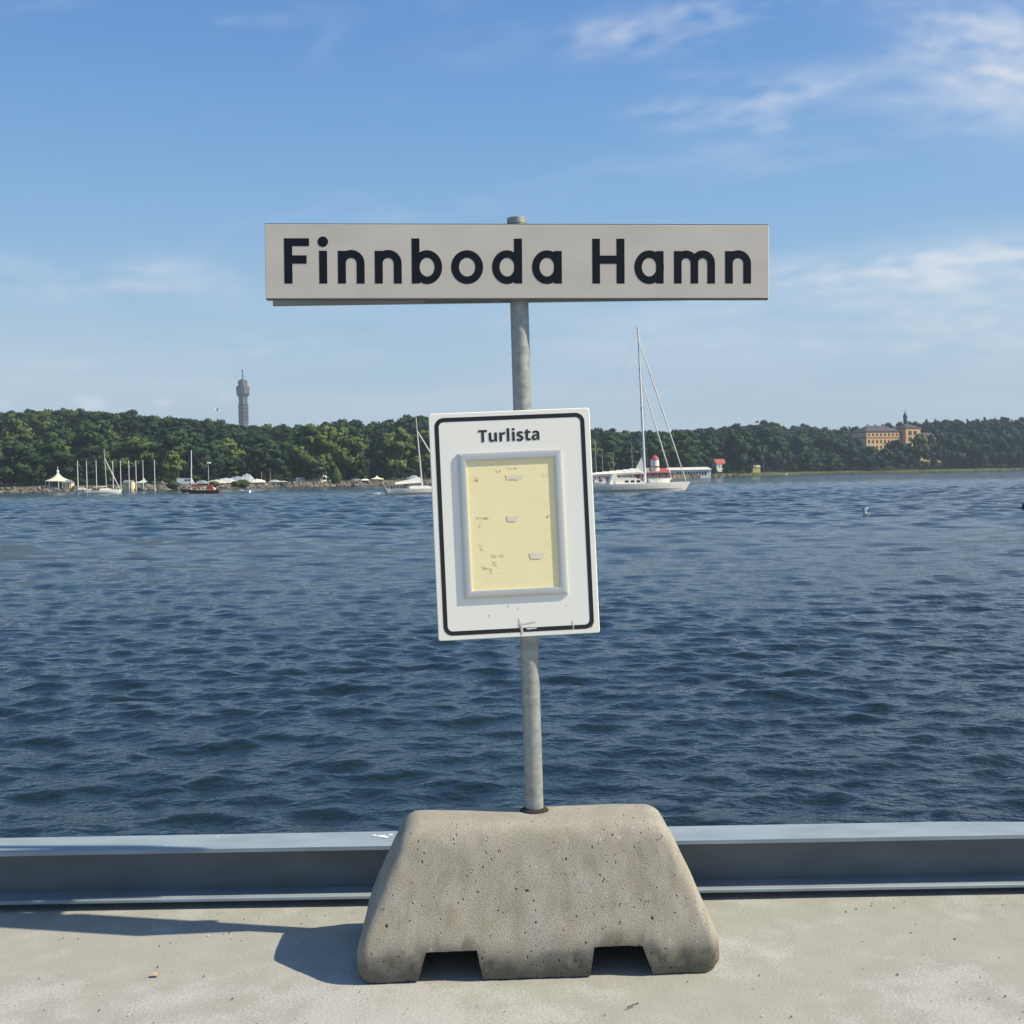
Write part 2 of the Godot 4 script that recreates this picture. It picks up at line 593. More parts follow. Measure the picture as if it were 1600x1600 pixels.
# ---------------------------------------------------------------- water
func make_water() -> void:
	var r := RandomNumberGenerator.new()
	r.seed = 99
	var kx := PackedFloat32Array()
	var kz := PackedFloat32Array()
	var am := PackedFloat32Array()
	var ph := PackedFloat32Array()
	var ln := PackedFloat32Array()
	var count := 52
	for i in count:
		var t := float(i) / (count - 1)
		var lam := 0.20 * pow(3.8 / 0.20, t)
		var ang := deg_to_rad(82.0) + r.randfn(0.0, deg_to_rad(31.0))       # direction of travel in x, z: mostly towards the quay
		var k := TAU / lam
		kx.append(k * cos(ang))
		kz.append(k * sin(ang))
		var slope := 0.062 * (1.0 if lam < 0.72 else pow(0.72 / lam, 1.45)) * (1.0 if lam > 0.27 else 0.6)
		am.append(slope / k)
		ph.append(r.randf() * TAU)
		ln.append(lam)
	var gust := noise(41, 1.0, 3)
	var ds := PackedFloat32Array()
	for k in 14:
		ds.append(4.31 + 4.0 * k / 14.0)
	var reach := 8.31
	while reach < 1500.0:      # rows close together at the quay, about a metre apart over the bay
		ds.append(reach)
		reach += minf(0.00025 * reach * reach, maxf(0.7, 0.0045 * reach)) if reach < 480.0 else reach * 0.02
	ds.append(1500.0)
	var cols := 560
	var v := PackedVector3Array()
	var n := PackedVector3Array()
	var uv := PackedVector2Array()
	var total := ds.size() * (cols + 1)
	v.resize(total)
	n.resize(total)
	uv.resize(total)
	var at := 0
	for row in ds.size():
		var d := ds[row]
		var step: float = maxf(ds[mini(row + 1, ds.size() - 1)] - d, 0.02)
		var side := 1.32 / cols * (d + 8.0)
		var need := maxf(step, side * 0.8) * 1.8
		var w := PackedFloat32Array()
		var top := 0
		for i in count:
			var f := smoothstep(need, need * 1.8, ln[i])
			w.append(f)
		var first := count
		for i in count:
			if w[i] > 0.001:
				first = i
				break
		for col in cols + 1:
			var u := 2.0 * col / cols - 1.0
			var x := u * (0.66 + 0.64 * pow(absf(u), 3.0)) * (d + 8.0) * (1.0 + 0.8 * maxf(0.0, 1.0 - d / 30.0) * pow(absf(u), 4.0))
			var z := -d
			var g := 0.85 + 0.15 * smoothstep(9.0, 18.0, d) + 6.0 * smoothstep(30.0, 85.0, d) + 0.6 * gust.get_noise_2d(x * 0.02, z * 0.009) + 0.35 * gust.get_noise_2d(x * 0.11 + 90.0, z * 0.05)
			var y := 0.0
			var dx := 0.0
			var dz := 0.0
			var sx := 0.0
			var sz := 0.0
			for i in range(first, count):
				var p := kx[i] * x + kz[i] * z + ph[i]
				var a := am[i] * w[i] * g
				var c := cos(p)
				var s := sin(p)
				y += a * c
				var slope_x := -a * kx[i] * s
				var slope_z := -a * kz[i] * s
				dx += slope_x
				dz += slope_z
				sx -= a * s * 0.8 * kx[i] / (TAU / ln[i])
				sz -= a * s * 0.8 * kz[i] / (TAU / ln[i])
			if d < 4.6:
				sx = 0.0
				sz = 0.0
			v[at] = Vector3(x + sx, WATER + y, z + sz)
			n[at] = Vector3(-dx, 1.0, -dz).normalized()
			uv[at] = Vector2(x / 6.5 + 0.06 * sin(z * 0.11), z / 4.2 + 0.08 * sin(x * 0.07))
			at += 1
	var ids := PackedInt32Array()
	ids.resize((ds.size() - 1) * cols * 6)
	var q := 0
	for row in ds.size() - 1:
		for col in cols:
			var a := row * (cols + 1) + col
			var b := a + cols + 1
			ids[q] = a
			ids[q + 1] = b
			ids[q + 2] = a + 1
			ids[q + 3] = a + 1
			ids[q + 4] = b
			ids[q + 5] = b + 1
			q += 6
	var arrays := []
	arrays.resize(Mesh.ARRAY_MAX)
	arrays[Mesh.ARRAY_VERTEX] = v
	arrays[Mesh.ARRAY_NORMAL] = n
	arrays[Mesh.ARRAY_TEX_UV] = uv
	arrays[Mesh.ARRAY_INDEX] = ids
	var m := ArrayMesh.new()
	m.add_surface_from_arrays(Mesh.PRIMITIVE_TRIANGLES, arrays)
	var mat := StandardMaterial3D.new()
	mat.resource_name = "sea_water"
	mat.albedo_color = Color(0.008, 0.018, 0.025).linear_to_srgb()
	mat.roughness = 0.07
	mat.metallic_specular = 0.40
	var tex := NoiseTexture2D.new()
	tex.width = 1024
	tex.height = 1024
	tex.seamless = true
	tex.as_normal_map = true
	tex.bump_strength = 9.0
	var fn := noise(51, 0.032, 4)
	fn.domain_warp_enabled = true
	fn.domain_warp_amplitude = 18.0
	fn.domain_warp_frequency = 0.02
	tex.noise = fn
	mat.normal_enabled = true
	mat.normal_texture = tex
	mat.normal_scale = 0.42
	m.surface_set_material(0, mat)
	var o := MeshInstance3D.new()
	o.name = "water"
	o.mesh = m
	add_child(o)
	tag(o, "dark blue rippled water of the bay", "", "", "structure")

# ---------------------------------------------------------------- quay and beam
func make_quay() -> void:
	var s := Shape.new()
	s.uv = PackedVector2Array()
	var g := noise(61, 0.9, 3)
	var nx := 120
	var nz := 60
	for i in nx:
		for j in nz:
			var xs := [-30.0 + 60.0 * i / nx, -30.0 + 60.0 * (i + 1) / nx]
			var zs := [-4.32 + 44.0 * pow(float(j) / nz, 2.0), -4.32 + 44.0 * pow(float(j + 1) / nz, 2.0)]
			var p := []
			for q in [[0, 0], [1, 0], [1, 1], [0, 1]]:
				var x: float = xs[q[0]]
				var z: float = zs[q[1]]
				p.append(Vector3(x, 0.004 * g.get_noise_2d(x, z) - 0.002, z))
			s.quad(p[0], p[1], p[2], p[3], Vector3.UP)
	for k in s.v.size():
		s.uv.append(Vector2(s.v[k].x, s.v[k].z) / 2.6)
		s.n[k] = Vector3.UP
	# wall of the quay down into the water
	for i in 60:
		var x0 := -30.0 + i
		s.quad(Vector3(x0, -0.002, -4.32), Vector3(x0 + 1, -0.002, -4.32), Vector3(x0 + 1, -3.0, -4.32), Vector3(x0, -3.0, -4.32), Vector3(0, 0, -1))
	for k in range(s.uv.size(), s.v.size()):
		s.uv.append(Vector2(s.v[k].x, s.v[k].y) / 2.6)
	struct("quay", s, mats["quay"], "pale worn concrete deck of the quay")

	var t := thing("edge_beam", "long grey steel beam lying along the edge of the quay behind the concrete foot", "steel beam", Vector3(0, 0, -4.05))
	var b := Shape.new()
	# top flange: its back corner tapers off towards the right
	var top := PackedVector2Array([Vector2(-9, 0), Vector2(9, 0), Vector2(9, -0.10), Vector2(2.0, -0.135), Vector2(1.5, -0.168), Vector2(-9, -0.168)])
	var up := Transform3D(Basis(Vector3(1, 0, 0), Vector3(0, 0, 1), Vector3(0, 1, 0)), Vector3.ZERO)
	b.xf = up
	b.prism(top, 0.192, 0.205)
	obj("top_flange", b, mats["beam"], t)
	b = Shape.new()
	b.box(Vector3(0, 0.1145, -0.10), Vector3(18, 0.155, 0.012))
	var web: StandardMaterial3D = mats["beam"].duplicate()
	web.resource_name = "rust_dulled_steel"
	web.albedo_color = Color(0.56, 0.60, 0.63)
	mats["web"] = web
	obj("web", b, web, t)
	b = Shape.new()
	b.box(Vector3(0, 0.0305, -0.084), Vector3(18, 0.013, 0.168), Basis(), 0.003)
	obj("bottom_flange", b, mats["beam"], t)
	b = Shape.new()
	for k in 9:
		b.box(Vector3(-8.0 + 2.0 * k, 0.012, -0.09), Vector3(0.12, 0.0235, 0.12))
	obj("bearing_pad", b, paint("rubber", Color(0.02, 0.02, 0.02), 0.9), t).set_meta("kind", "stuff")

# ---------------------------------------------------------------- land
func make_terrain() -> void:
	var s := Shape.new()
	var bs := []
	var b := -2200.0
	while b < 3400.0:
		bs.append(b)
		b += 25.0
	var offs := [-12.0, -4.0, 0.0, 1.5, 3.0, 5.0, 8.0, 14.0, 24.0, 36.0, 55.0, 80.0, 110.0, 145.0, 180.0, 215.0, 255.0, 320.0, 420.0, 700.0, 1500.0]
	var rough := noise(71, 0.05, 3)
	var grid := []
	for bb in bs:
		var line := []
		for o in offs:
			var d: float = shore(bb) + o
			var p := spot(bb, d, land(bb, d))
			if o > -1.0 and o < 40.0:
				p.y += 0.5 * rough.get_noise_2d(p.x, p.z)
			line.append(p)
		grid.append(line)
	for i in bs.size() - 1:
		for j in offs.size() - 1:
			var o: float = offs[j]
			var lush: float = smoothstep(1090.0, 1160.0, bs[i])
			var col := Color(0.13, 0.115, 0.09) if o < 5.0 else Color(0.11, 0.105, 0.075) if o < 30.0 else Color(0.018, 0.026, 0.012)
			if o >= 3.0 and o < 30.0:
				col = col.lerp(Color(0.075, 0.105, 0.032), maxf(lush, 0.55 if o > 8.0 else 0.15))
			elif o < 3.0:
				col = col.lerp(Color(0.07, 0.068, 0.045), lush)
			s.tint = col * rng.randf_range(0.85, 1.15)
			s.quad(grid[i][j], grid[i + 1][j], grid[i + 1][j + 1], grid[i][j + 1], Vector3.UP)
	struct("wooded_hill", s, paint("earth", Color(1, 1, 1), 0.95, 0.0, 0.2), "low hill and stony bank across the bay")

	# boulders along the bank
	var rock := Shape.new()
	var nz := noise(73, 1.3, 2)
	rock.ball(Vector3.ZERO, Vector3(1, 0.7, 0.8), 4, 7)
	for k in rock.v.size():
		rock.v[k] *= 1.0 + 0.5 * nz.get_noise_3dv(rock.v[k])
	for k in range(0, rock.v.size(), 3):
		var f := (rock.v[k + 2] - rock.v[k]).cross(rock.v[k + 1] - rock.v[k]).normalized()
		if f.dot(rock.v[k]) < 0.0:
			f = -f
		for j in 3:
			rock.n[k + j] = f
	var many := MultiMesh.new()
	many.transform_format = MultiMesh.TRANSFORM_3D
	many.use_colors = true
	many.mesh = rock.mesh(paint("stone", Color(1, 1, 1), 0.9, 0.0, 0.3))
	many.instance_count = 1500
	for k in 1500:
		var bb := rng.randf_range(-350.0, 1180.0) if k < 1150 else rng.randf_range(1150.0, 2000.0)
		var size := rng.randf_range(0.35, 1.1) * (1.0 if bb < 1150.0 else 0.7)
		var o := rng.randf_range(-0.6, 5.0)
		var d := shore(bb) + o
		many.set_instance_transform(k, Transform3D(Basis(Vector3.UP, rng.randf() * TAU) * Basis.from_scale(Vector3(size * 1.2, size, size)), spot(bb, d, land(bb, d) + 0.1)))
		var g := rng.randf_range(0.08, 0.23) * (1.0 if bb < 1110.0 else 0.45)
		many.set_instance_color(k, Color(g, g * 0.93, g * 0.80))
	var o2 := MultiMeshInstance3D.new()
	o2.name = "shore_rocks"
	o2.multimesh = many
	add_child(o2)
	tag(o2, "pale boulders piled along the far bank", "rocks", "", "stuff")


# a crown: lobes of leaf sprays; style 0 broad, 1 round dense, 2 tall loose, 3 pine, 4 spruce, 5 willow
func crown_shape(style: int, seed_: int, tall: float) -> Shape:
	var r := RandomNumberGenerator.new()
	r.seed = seed_
	var s := Shape.new()
	var lobes := []
	var wide: float = [0.36, 0.33, 0.27, 0.29, 0.17, 0.36][style] * tall
	var low: float = [0.10, 0.06, 0.08, 0.34, 0.05, 0.04][style] * tall
	var many: int = [28, 24, 22, 19, 20, 26][style]
	for k in many:
		var t := r.randf()
		var a := r.randf() * TAU
		var reach: float
		if style == 4:
			t = float(k) / many
			reach = wide * (1.0 - t) * r.randf_range(0.55, 0.9)
		elif style == 3:
			reach = wide * sqrt(r.randf()) * (1.0 - 0.45 * absf(t - 0.4))
		else:
			reach = wide * sqrt(r.randf()) * sqrt(maxf(0.05, 1.0 - pow(absf(t * 2.0 - 0.85), 2.2) * 0.75))
		var rad := tall * (0.06 + 0.12 * pow(r.randf(), 1.4)) * (0.65 if style == 4 else 0.8 if style == 3 else 1.0)
		if style == 4:
			rad = maxf(tall * 0.03, tall * 0.11 * (1.0 - t * 0.8))
		var y := lerpf(low + rad * 0.6, tall - rad, t)
		lobes.append([Vector3(cos(a) * reach, y, sin(a) * reach), rad, r.randf_range(0.78, 1.2)])
	if style != 4:
		lobes.append([Vector3(0, tall * 0.9, 0), tall * 0.10, 1.0])
		lobes.append([Vector3(0, lerpf(low, tall, 0.5), 0), wide * 0.62, 0.9])
	for l in lobes:
		var at: Vector3 = l[0]
		var rad: float = l[1]
		var tone: float = l[2]
		s.tint = Color(0.8, 0.8, 0.8) * tone
		s.ball(at, Vector3(rad, rad * 0.85, rad) * 0.80, 4, 6)
		var leaves := int(clampf(rad * rad * 9.0, 12.0, 46.0))
		for k in leaves:
			var dir := Vector3(r.randfn(), r.randfn() * 0.8 + 0.25, r.randfn()).normalized()
			var c := at + dir * Vector3(rad, rad * 0.88, rad) * r.randf_range(0.80, 1.24)
			var u := dir.cross(Vector3(r.randfn(), r.randfn(), r.randfn())).normalized()
			var w := (dir + Vector3(r.randfn(), r.randfn(), r.randfn()) * 0.5).cross(u).normalized()
			var size := tall * r.randf_range(0.018, 0.044)
			s.tint = Color(1.0 + r.randf_range(-0.10, 0.08), 1.0 + r.randf_range(-0.05, 0.08), r.randf_range(0.8, 1.05)) * tone * r.randf_range(0.82, 1.2)
			var out := (dir * 0.75 + u.cross(w).normalized() * 0.35 * signf(u.cross(w).dot(dir))).normalized()
			var p := [c - u * size - w * size * 0.5, c + u * size * 0.2 - w * size, c + u * size, c - u * size * 0.1 + w * size]
			s.squad(p, [out, out, out, out])
	return s


func trunk_shape(style: int, tall: float) -> Shape:
	var s := Shape.new()
	var top := tall * (0.72 if style != 4 else 0.9)
	s.tube(Vector3(0, -1.0, 0), Vector3(0.1, top * 0.5, 0), tall * 0.02, tall * 0.014, 6, false)
	s.tube(Vector3(0.1, top * 0.5, 0), Vector3(-0.1, top, 0.1), tall * 0.014, tall * 0.005, 6, false)
	for k in 4:
		var a := k * 1.7
		s.tube(Vector3(0.05, top * (0.45 + 0.12 * k), 0), Vector3(cos(a) * tall * 0.16, top * (0.62 + 0.12 * k), sin(a) * tall * 0.16), tall * 0.008, tall * 0.003, 5, false)
	return s


func make_forest() -> void:
	var styles := [[0, 11], [0, 12], [1, 13], [1, 14], [2, 15], [2, 16], [3, 17], [3, 18], [4, 19], [5, 20]]
	var names := ["broadleaf_tree", "rounded_tree", "tall_tree", "pine_tree", "spruce_tree", "willow_tree"]
	var looks := ["broad tree", "round tree", "slim tree", "pine", "spruce", "willow"]
	var bark := paint("bark", Color(0.06, 0.048, 0.036), 0.95)
	var greens := []
	for g in [[0.034, 0.068, 0.027], [0.043, 0.083, 0.028], [0.026, 0.054, 0.026], [0.076, 0.115, 0.032], [0.020, 0.040, 0.023], [0.110, 0.149, 0.041], [0.088, 0.110, 0.055]]:
		var m := paint("leaves_%d" % greens.size(), Color(g[0], g[1], g[2]), 0.75, 0.0, 0.25)
		m.backlight_enabled = true
		m.backlight = Color(0.28, 0.30, 0.20)
		greens.append(m)
	var tones := ["mid green", "fresh green", "deep green", "yellowish green", "blackish green", "pale green", "greyish green"]
	var protos := []
	for k in styles.size():
		var st: int = styles[k][0]
		protos.append([st, crown_shape(st, styles[k][1], 18.0).mesh(greens[0]), trunk_shape(st, 18.0).mesh(bark), null])
	var zones := [[66.0, "left of the pavilion"], [122.0, "behind the pavilion"], [190.0, "behind the maroon-covered sailboat"], [262.0, "behind the flagpoles"], [345.0, "behind the red boat"], [400.0, "below the lookout tower"], [480.0, "behind the brown-posted boats"], [565.0, "behind the cone-shaped bush"], [700.0, "behind the anchored sloop"], [1000.0, "behind the big yacht"], [1050.0, "behind the lighthouse pavilion"], [1112.0, "behind the long boathouse"], [1150.0, "behind the red-roofed house"], [1240.0, "behind the yellow hut"], [1325.0, "left of the ochre school"], [1500.0, "around the ochre school"], [2000.0, "right of the ochre school"]]
	var ranks := ["waterside row", "second row", "third row", "fourth row", "fifth row", "skyline row"]
	var nth := ["first", "second", "third", "fourth", "fifth", "sixth", "seventh", "eighth", "ninth", "tenth", "eleventh", "twelfth"]
	var tally := {}
	var fill := []
	var trees := []      # proto, tone, place, turn, grow, bearing, row
	var offs := [46.0, 78.0, 114.0, 154.0, 200.0, 250.0]
	var gap := [15.5, 14.5, 13.5, 12.5, 11.5, 9.0]
	for row in 6:
		var b := -1900.0 + 7.0 * row
		while b < 3000.0:
			var d: float = shore(b) + offs[row] + rng.randf_range(-11.0, 11.0)
			var ground := land(b, d)
			var far: bool = b > 1150.0
			var k := [0, 1, 2, 3, 4, 5][rng.randi() % 6] as int
			if row >= 3 and rng.randf() < 0.55 or row == 5:
				k = 6 + rng.randi() % 2
			if row == 5 and (b > 1440.0 and rng.randf() < 0.75 or b < 1440.0 and rng.randf() < 0.10):
				k = 8
			if row == 5 and b < 1440.0 and rng.randf() < 0.6:
				k = rng.randi() % 4
			var tall := rng.randf_range(13.0, 22.0)
			if row == 0 and far:
				tall = rng.randf_range(15.0, 21.0)
			if row == 5:
				tall = 2.8 + skyline(b) * d / LENS - ground + rng.randf_range(-1.8, 1.3)
			elif row >= 3:
				# stay under the skyline
				tall = minf(tall, 2.8 + (skyline(b) - 4.0) * d / LENS - ground)
			var tone := [0, 1, 2, 2, 0, 4, 3][rng.randi() % 7] as int
			if k >= 6:
				tone = [2, 4, 4, 0][rng.randi() % 4]
			var turn := rng.randf() * TAU
			var grow := tall / 18.0
			var wide := grow * rng.randf_range(1.0, 1.5)
			var school := b > 1318.0 and b < 1500.0 and (row < 4 and row > 0 or row == 4 and b < 1465.0)
			var yard := row == 0 and b > 1360.0 and b < 1470.0
			var roofs := row == 0 and (b > 1104.0 and b < 1145.0)
			if not (school or yard or roofs):
				var e := [k, tone, spot(b, d, ground - 0.3), turn, Vector3(wide, grow, wide), b, row]
				if b < -30.0 or b > 1632.0 or (b > 698.0 and b < 912.0):
					fill.append(e)
				else:
					trees.append(e)
			b += gap[row] * LENS / d * rng.randf_range(0.8, 1.22)
	# trees that stand out by themselves
	var own := [
		[0, 3, 484.0, 26.0, 23.5, 1.15], [0, 5, 512.0, 34.0, 24.0, 1.0], [0, 3, 536.0, 28.0, 22.5, 1.1], [1, 3, 602.0, 30.0, 20.0, 1.0], [1, 5, 628.0, 27.0, 23.0, 1.15], [0, 3, 664.0, 28.0, 22.5, 1.1],
		[5, 6, 503.0, 13.0, 9.0, 1.2], [1, 0, 566.0, 14.0, 11.0, 0.9], [2, 5, 270.0, 18.0, 12.5, 1.0], [2, 3, 166.0, 30.0, 13.0, 0.8], [0, 0, 20.0, 24.0, 18.0, 1.3], [0, 2, 52.0, 22.0, 13.5, 1.1], [2, 5, 355.0, 60.0, 18.0, 1.1], [2, 3, 172.0, 110.0, 17.0, 1.1], [0, 0, 226.0, 70.0, 17.0, 1.2], [0, 2, 320.0, 30.0, 16.0, 1.2], [0, 2, 420.0, 26.0, 16.0, 1.2],
		[1, 0, 448.0, 14.0, 5.0, 1.2], [5, 5, 950.0, 16.0, 10.5, 0.9], [1, 2, 1146.0, 28.0, 25.0, 0.95], [0, 0, 1167.0, 34.0, 28.0, 1.0], [0, 2, 1197.0, 30.0, 31.0, 1.0], [1, 0, 1222.0, 34.0, 26.0, 0.9], [0, 0, 1254.0, 40.0, 30.0, 1.1], [1, 0, 1268.0, 12.0, 15.5, 1.5], [1, 0, 1302.0, 14.0, 14.5, 1.6], [0, 2, 1290.0, 50.0, 29.0, 1.1], [0, 2, 1321.0, 44.0, 25.0, 1.1],
		[1, 2, 1341.0, 60.0, 25.0, 1.0], [0, 2, 1330.0, 40.0, 22.0, 1.0], [1, 2, 1350.0, 22.0, 13.0, 1.2], [1, 2, 1360.0, 14.0, 11.0, 1.5], [0, 0, 1383.0, 18.0, 17.5, 1.2], [0, 0, 1402.0, 24.0, 24.0, 1.05], [0, 2, 1419.0, 16.0, 21.0, 0.9], [5, 3, 1438.0, 10.0, 28.0, 0.9], [0, 2, 1463.0, 36.0, 33.0, 0.75], [0, 2, 1483.0, 40.0, 30.0, 0.85], [1, 0, 1500.0, 46.0, 29.0, 0.95], [0, 2, 1521.0, 36.0, 32.0, 0.9], [1, 0, 1543.0, 24.0, 28.0, 0.95], [0, 2, 1566.0, 40.0, 32.0, 0.95], [0, 2, 1588.0, 34.0, 30.0, 1.0], [2, 0, 1240.0, 16.0, 6.5, 1.8], [1, 2, 1137.0, 12.0, 7.0, 1.2], [1, 0, 1118.0, 8.0, 4.2, 1.5], [1, 2, 1172.0, 12.0, 5.5, 1.4]]
	for e in own:
		var d: float = shore(e[2]) + e[3]
		var grow: float = e[4] / 18.0
		var pk: int = {0: 0, 1: 2, 2: 5, 5: 9}[e[0]]
		trees.append([pk, e[1], spot(e[2], d, land(e[2], d) - 0.2), e[2] * 0.37, Vector3(grow * e[5], grow, grow * e[5]), e[2], 0])
	trees.sort_custom(func(a, b): return a[6] * 10000.0 + a[5] < b[6] * 10000.0 + b[5])
	for e in trees:
		var k: int = e[0]
		var st: int = protos[k][0]
		var zone := ""
		for z in zones:
			if e[5] < z[0]:
				zone = z[1]
				break
		var key := "%s %s" % [ranks[e[6]], zone]
		var i: int = tally.get(key, 0)
		tally[key] = i + 1
		var label := "%s %s, %s from left in the %s %s" % [tones[e[1]], looks[st], nth[mini(i, 11)], ranks[e[6]], zone]
		var o: Node3D
		if protos[k][3] == null:
			o = thing(names[st], label, "tree", Vector3.ZERO, 0.0, "trees of the wood across the bay")
			o.set_meta("base_name", names[st])
			obj("trunk", protos[k][2], bark, o)
			obj("crown", protos[k][1], greens[e[1]], o)
			protos[k][3] = o
		else:
			o = dup(protos[k][3], label, Vector3.ZERO)
		(o.get_node("crown") as MeshInstance3D).material_override = greens[e[1]]
		o.position = e[2]
		o.rotation.y = e[3]
		o.scale = e[4]
	# the rest of the wood, beyond the frame and behind the board, and brushwood between the trunks
	var one := crown_shape(0, 77, 18.0)
	var many := MultiMesh.new()
	many.transform_format = MultiMesh.TRANSFORM_3D
	many.use_colors = true
	many.mesh = one.mesh(paint("leaf_mass", Color(1, 1, 1), 0.8, 0.0, 0.25))
	var brush := []
	for k in 900:      # a closed stand just under the skyline
		var b := -1900.0 + 4900.0 * k / 900.0 + rng.randf_range(-3.0, 3.0)
		var d := shore(b) + rng.randf_range(215.0, 275.0)
		var ground := land(b, d)
		var g := (2.8 + (skyline(b) - rng.randf_range(2.0, 9.0)) * d / LENS - ground) / 18.0
		if g > 0.2:
			brush.append([spot(b, d, ground - 0.5), g, 1.15, rng.randi() % 5])
	for k in 1300:
		var b := rng.randf_range(-1900.0, 3000.0)
		if b > 1320.0 and b < 1480.0 or b > 1105.0 and b < 1145.0:
			continue
		var d := shore(b) + rng.randf_range(44.0, 245.0)
		var g := rng.randf_range(0.28, 0.5)
		brush.append([spot(b, d, land(b, d) - 1.0), g, 1.5, 1])
	many.instance_count = fill.size() + brush.size()
	var at := 0
	for e in fill:
		many.set_instance_transform(at, Transform3D(Basis(Vector3.UP, e[3]) * Basis.from_scale(e[4]), e[2]))
		many.set_instance_color(at, (greens[e[1]] as StandardMaterial3D).albedo_color.srgb_to_linear())
		at += 1
	for e in brush:
		many.set_instance_transform(at, Transform3D(Basis(Vector3.UP, at * 1.3) * Basis.from_scale(Vector3(e[1] * e[2], e[1], e[1] * e[2])), e[0]))
		many.set_instance_color(at, (greens[e[3]] as StandardMaterial3D).albedo_color.srgb_to_linear())
		at += 1
	var mo := MultiMeshInstance3D.new()
	mo.name = "undergrowth"
	mo.multimesh = many
	add_child(mo)
	tag(mo, "green brushwood and further wood between the trees of the hill", "undergrowth", "", "stuff")

# ---------------------------------------------------------------- buildings
func block(s: Shape, x0: float, x1: float, y0: float, y1: float, z0: float, z1: float) -> void:
	s.box(Vector3((x0 + x1) / 2, (y0 + y1) / 2, (z0 + z1) / 2), Vector3(x1 - x0, y1 - y0, z1 - z0))


func hip_roof(s: Shape, x0: float, x1: float, z0: float, z1: float, y: float, rise: float, inset: float) -> void:
	var zc := (z0 + z1) / 2
	var a := Vector3(x0, y, z1)
	var b := Vector3(x1, y, z1)
	var c := Vector3(x1, y, z0)
	var d := Vector3(x0, y, z0)
	var e := Vector3(x0 + inset, y + rise, zc)
	var f := Vector3(x1 - inset, y + rise, zc)
	s.quad(a, b, f, e, Vector3(0, 1, 1))
	s.quad(d, c, f, e, Vector3(0, 1, -1))
	s.flat(a, d, e, Vector3(-1, 1, 0))
	s.flat(b, c, f, Vector3(1, 1, 0))
	s.quad(a, b, c, d, Vector3.DOWN)


# a framed window on a wall that looks along +z of its parent, its pane set back
func window(parent: Node, x: float, y: float, z: float, w: float, h: float, frame: Material, glass: Material, cross := true) -> void:
	var key := "win_%.2f_%.2f_%d" % [w, h, int(cross)]
	if not mats.has(key):
		var s := Shape.new()
		var t := minf(0.18, w * 0.14)
		block(s, -w / 2, -w / 2 + t, -h / 2, h / 2, -0.05, 0.12)
		block(s, w / 2 - t, w / 2, -h / 2, h / 2, -0.05, 0.12)
		block(s, -w / 2 + t, w / 2 - t, h / 2 - t, h / 2, -0.05, 0.12)
		block(s, -w / 2 + t, w / 2 - t, -h / 2, -h / 2 + t, -0.05, 0.14)
		if cross:
			block(s, -t * 0.3, t * 0.3, -h / 2 + t, h / 2 - t, -0.05, 0.08)
		mats[key] = s.mesh(frame)
		var p := Shape.new()
		block(p, -w / 2 + t, w / 2 - t, -h / 2 + t, h / 2 - t, -0.04, 0.03)
		mats[key + "p"] = p.mesh(glass)
	var o := MeshInstance3D.new()
	o.name = "window"
	o.mesh = mats[key]
	o.position = Vector3(x, y, z)
	parent.add_child(o, true)
	var g := MeshInstance3D.new()
	g.name = "pane"
	g.mesh = mats[key + "p"]
	o.add_child(g, true)


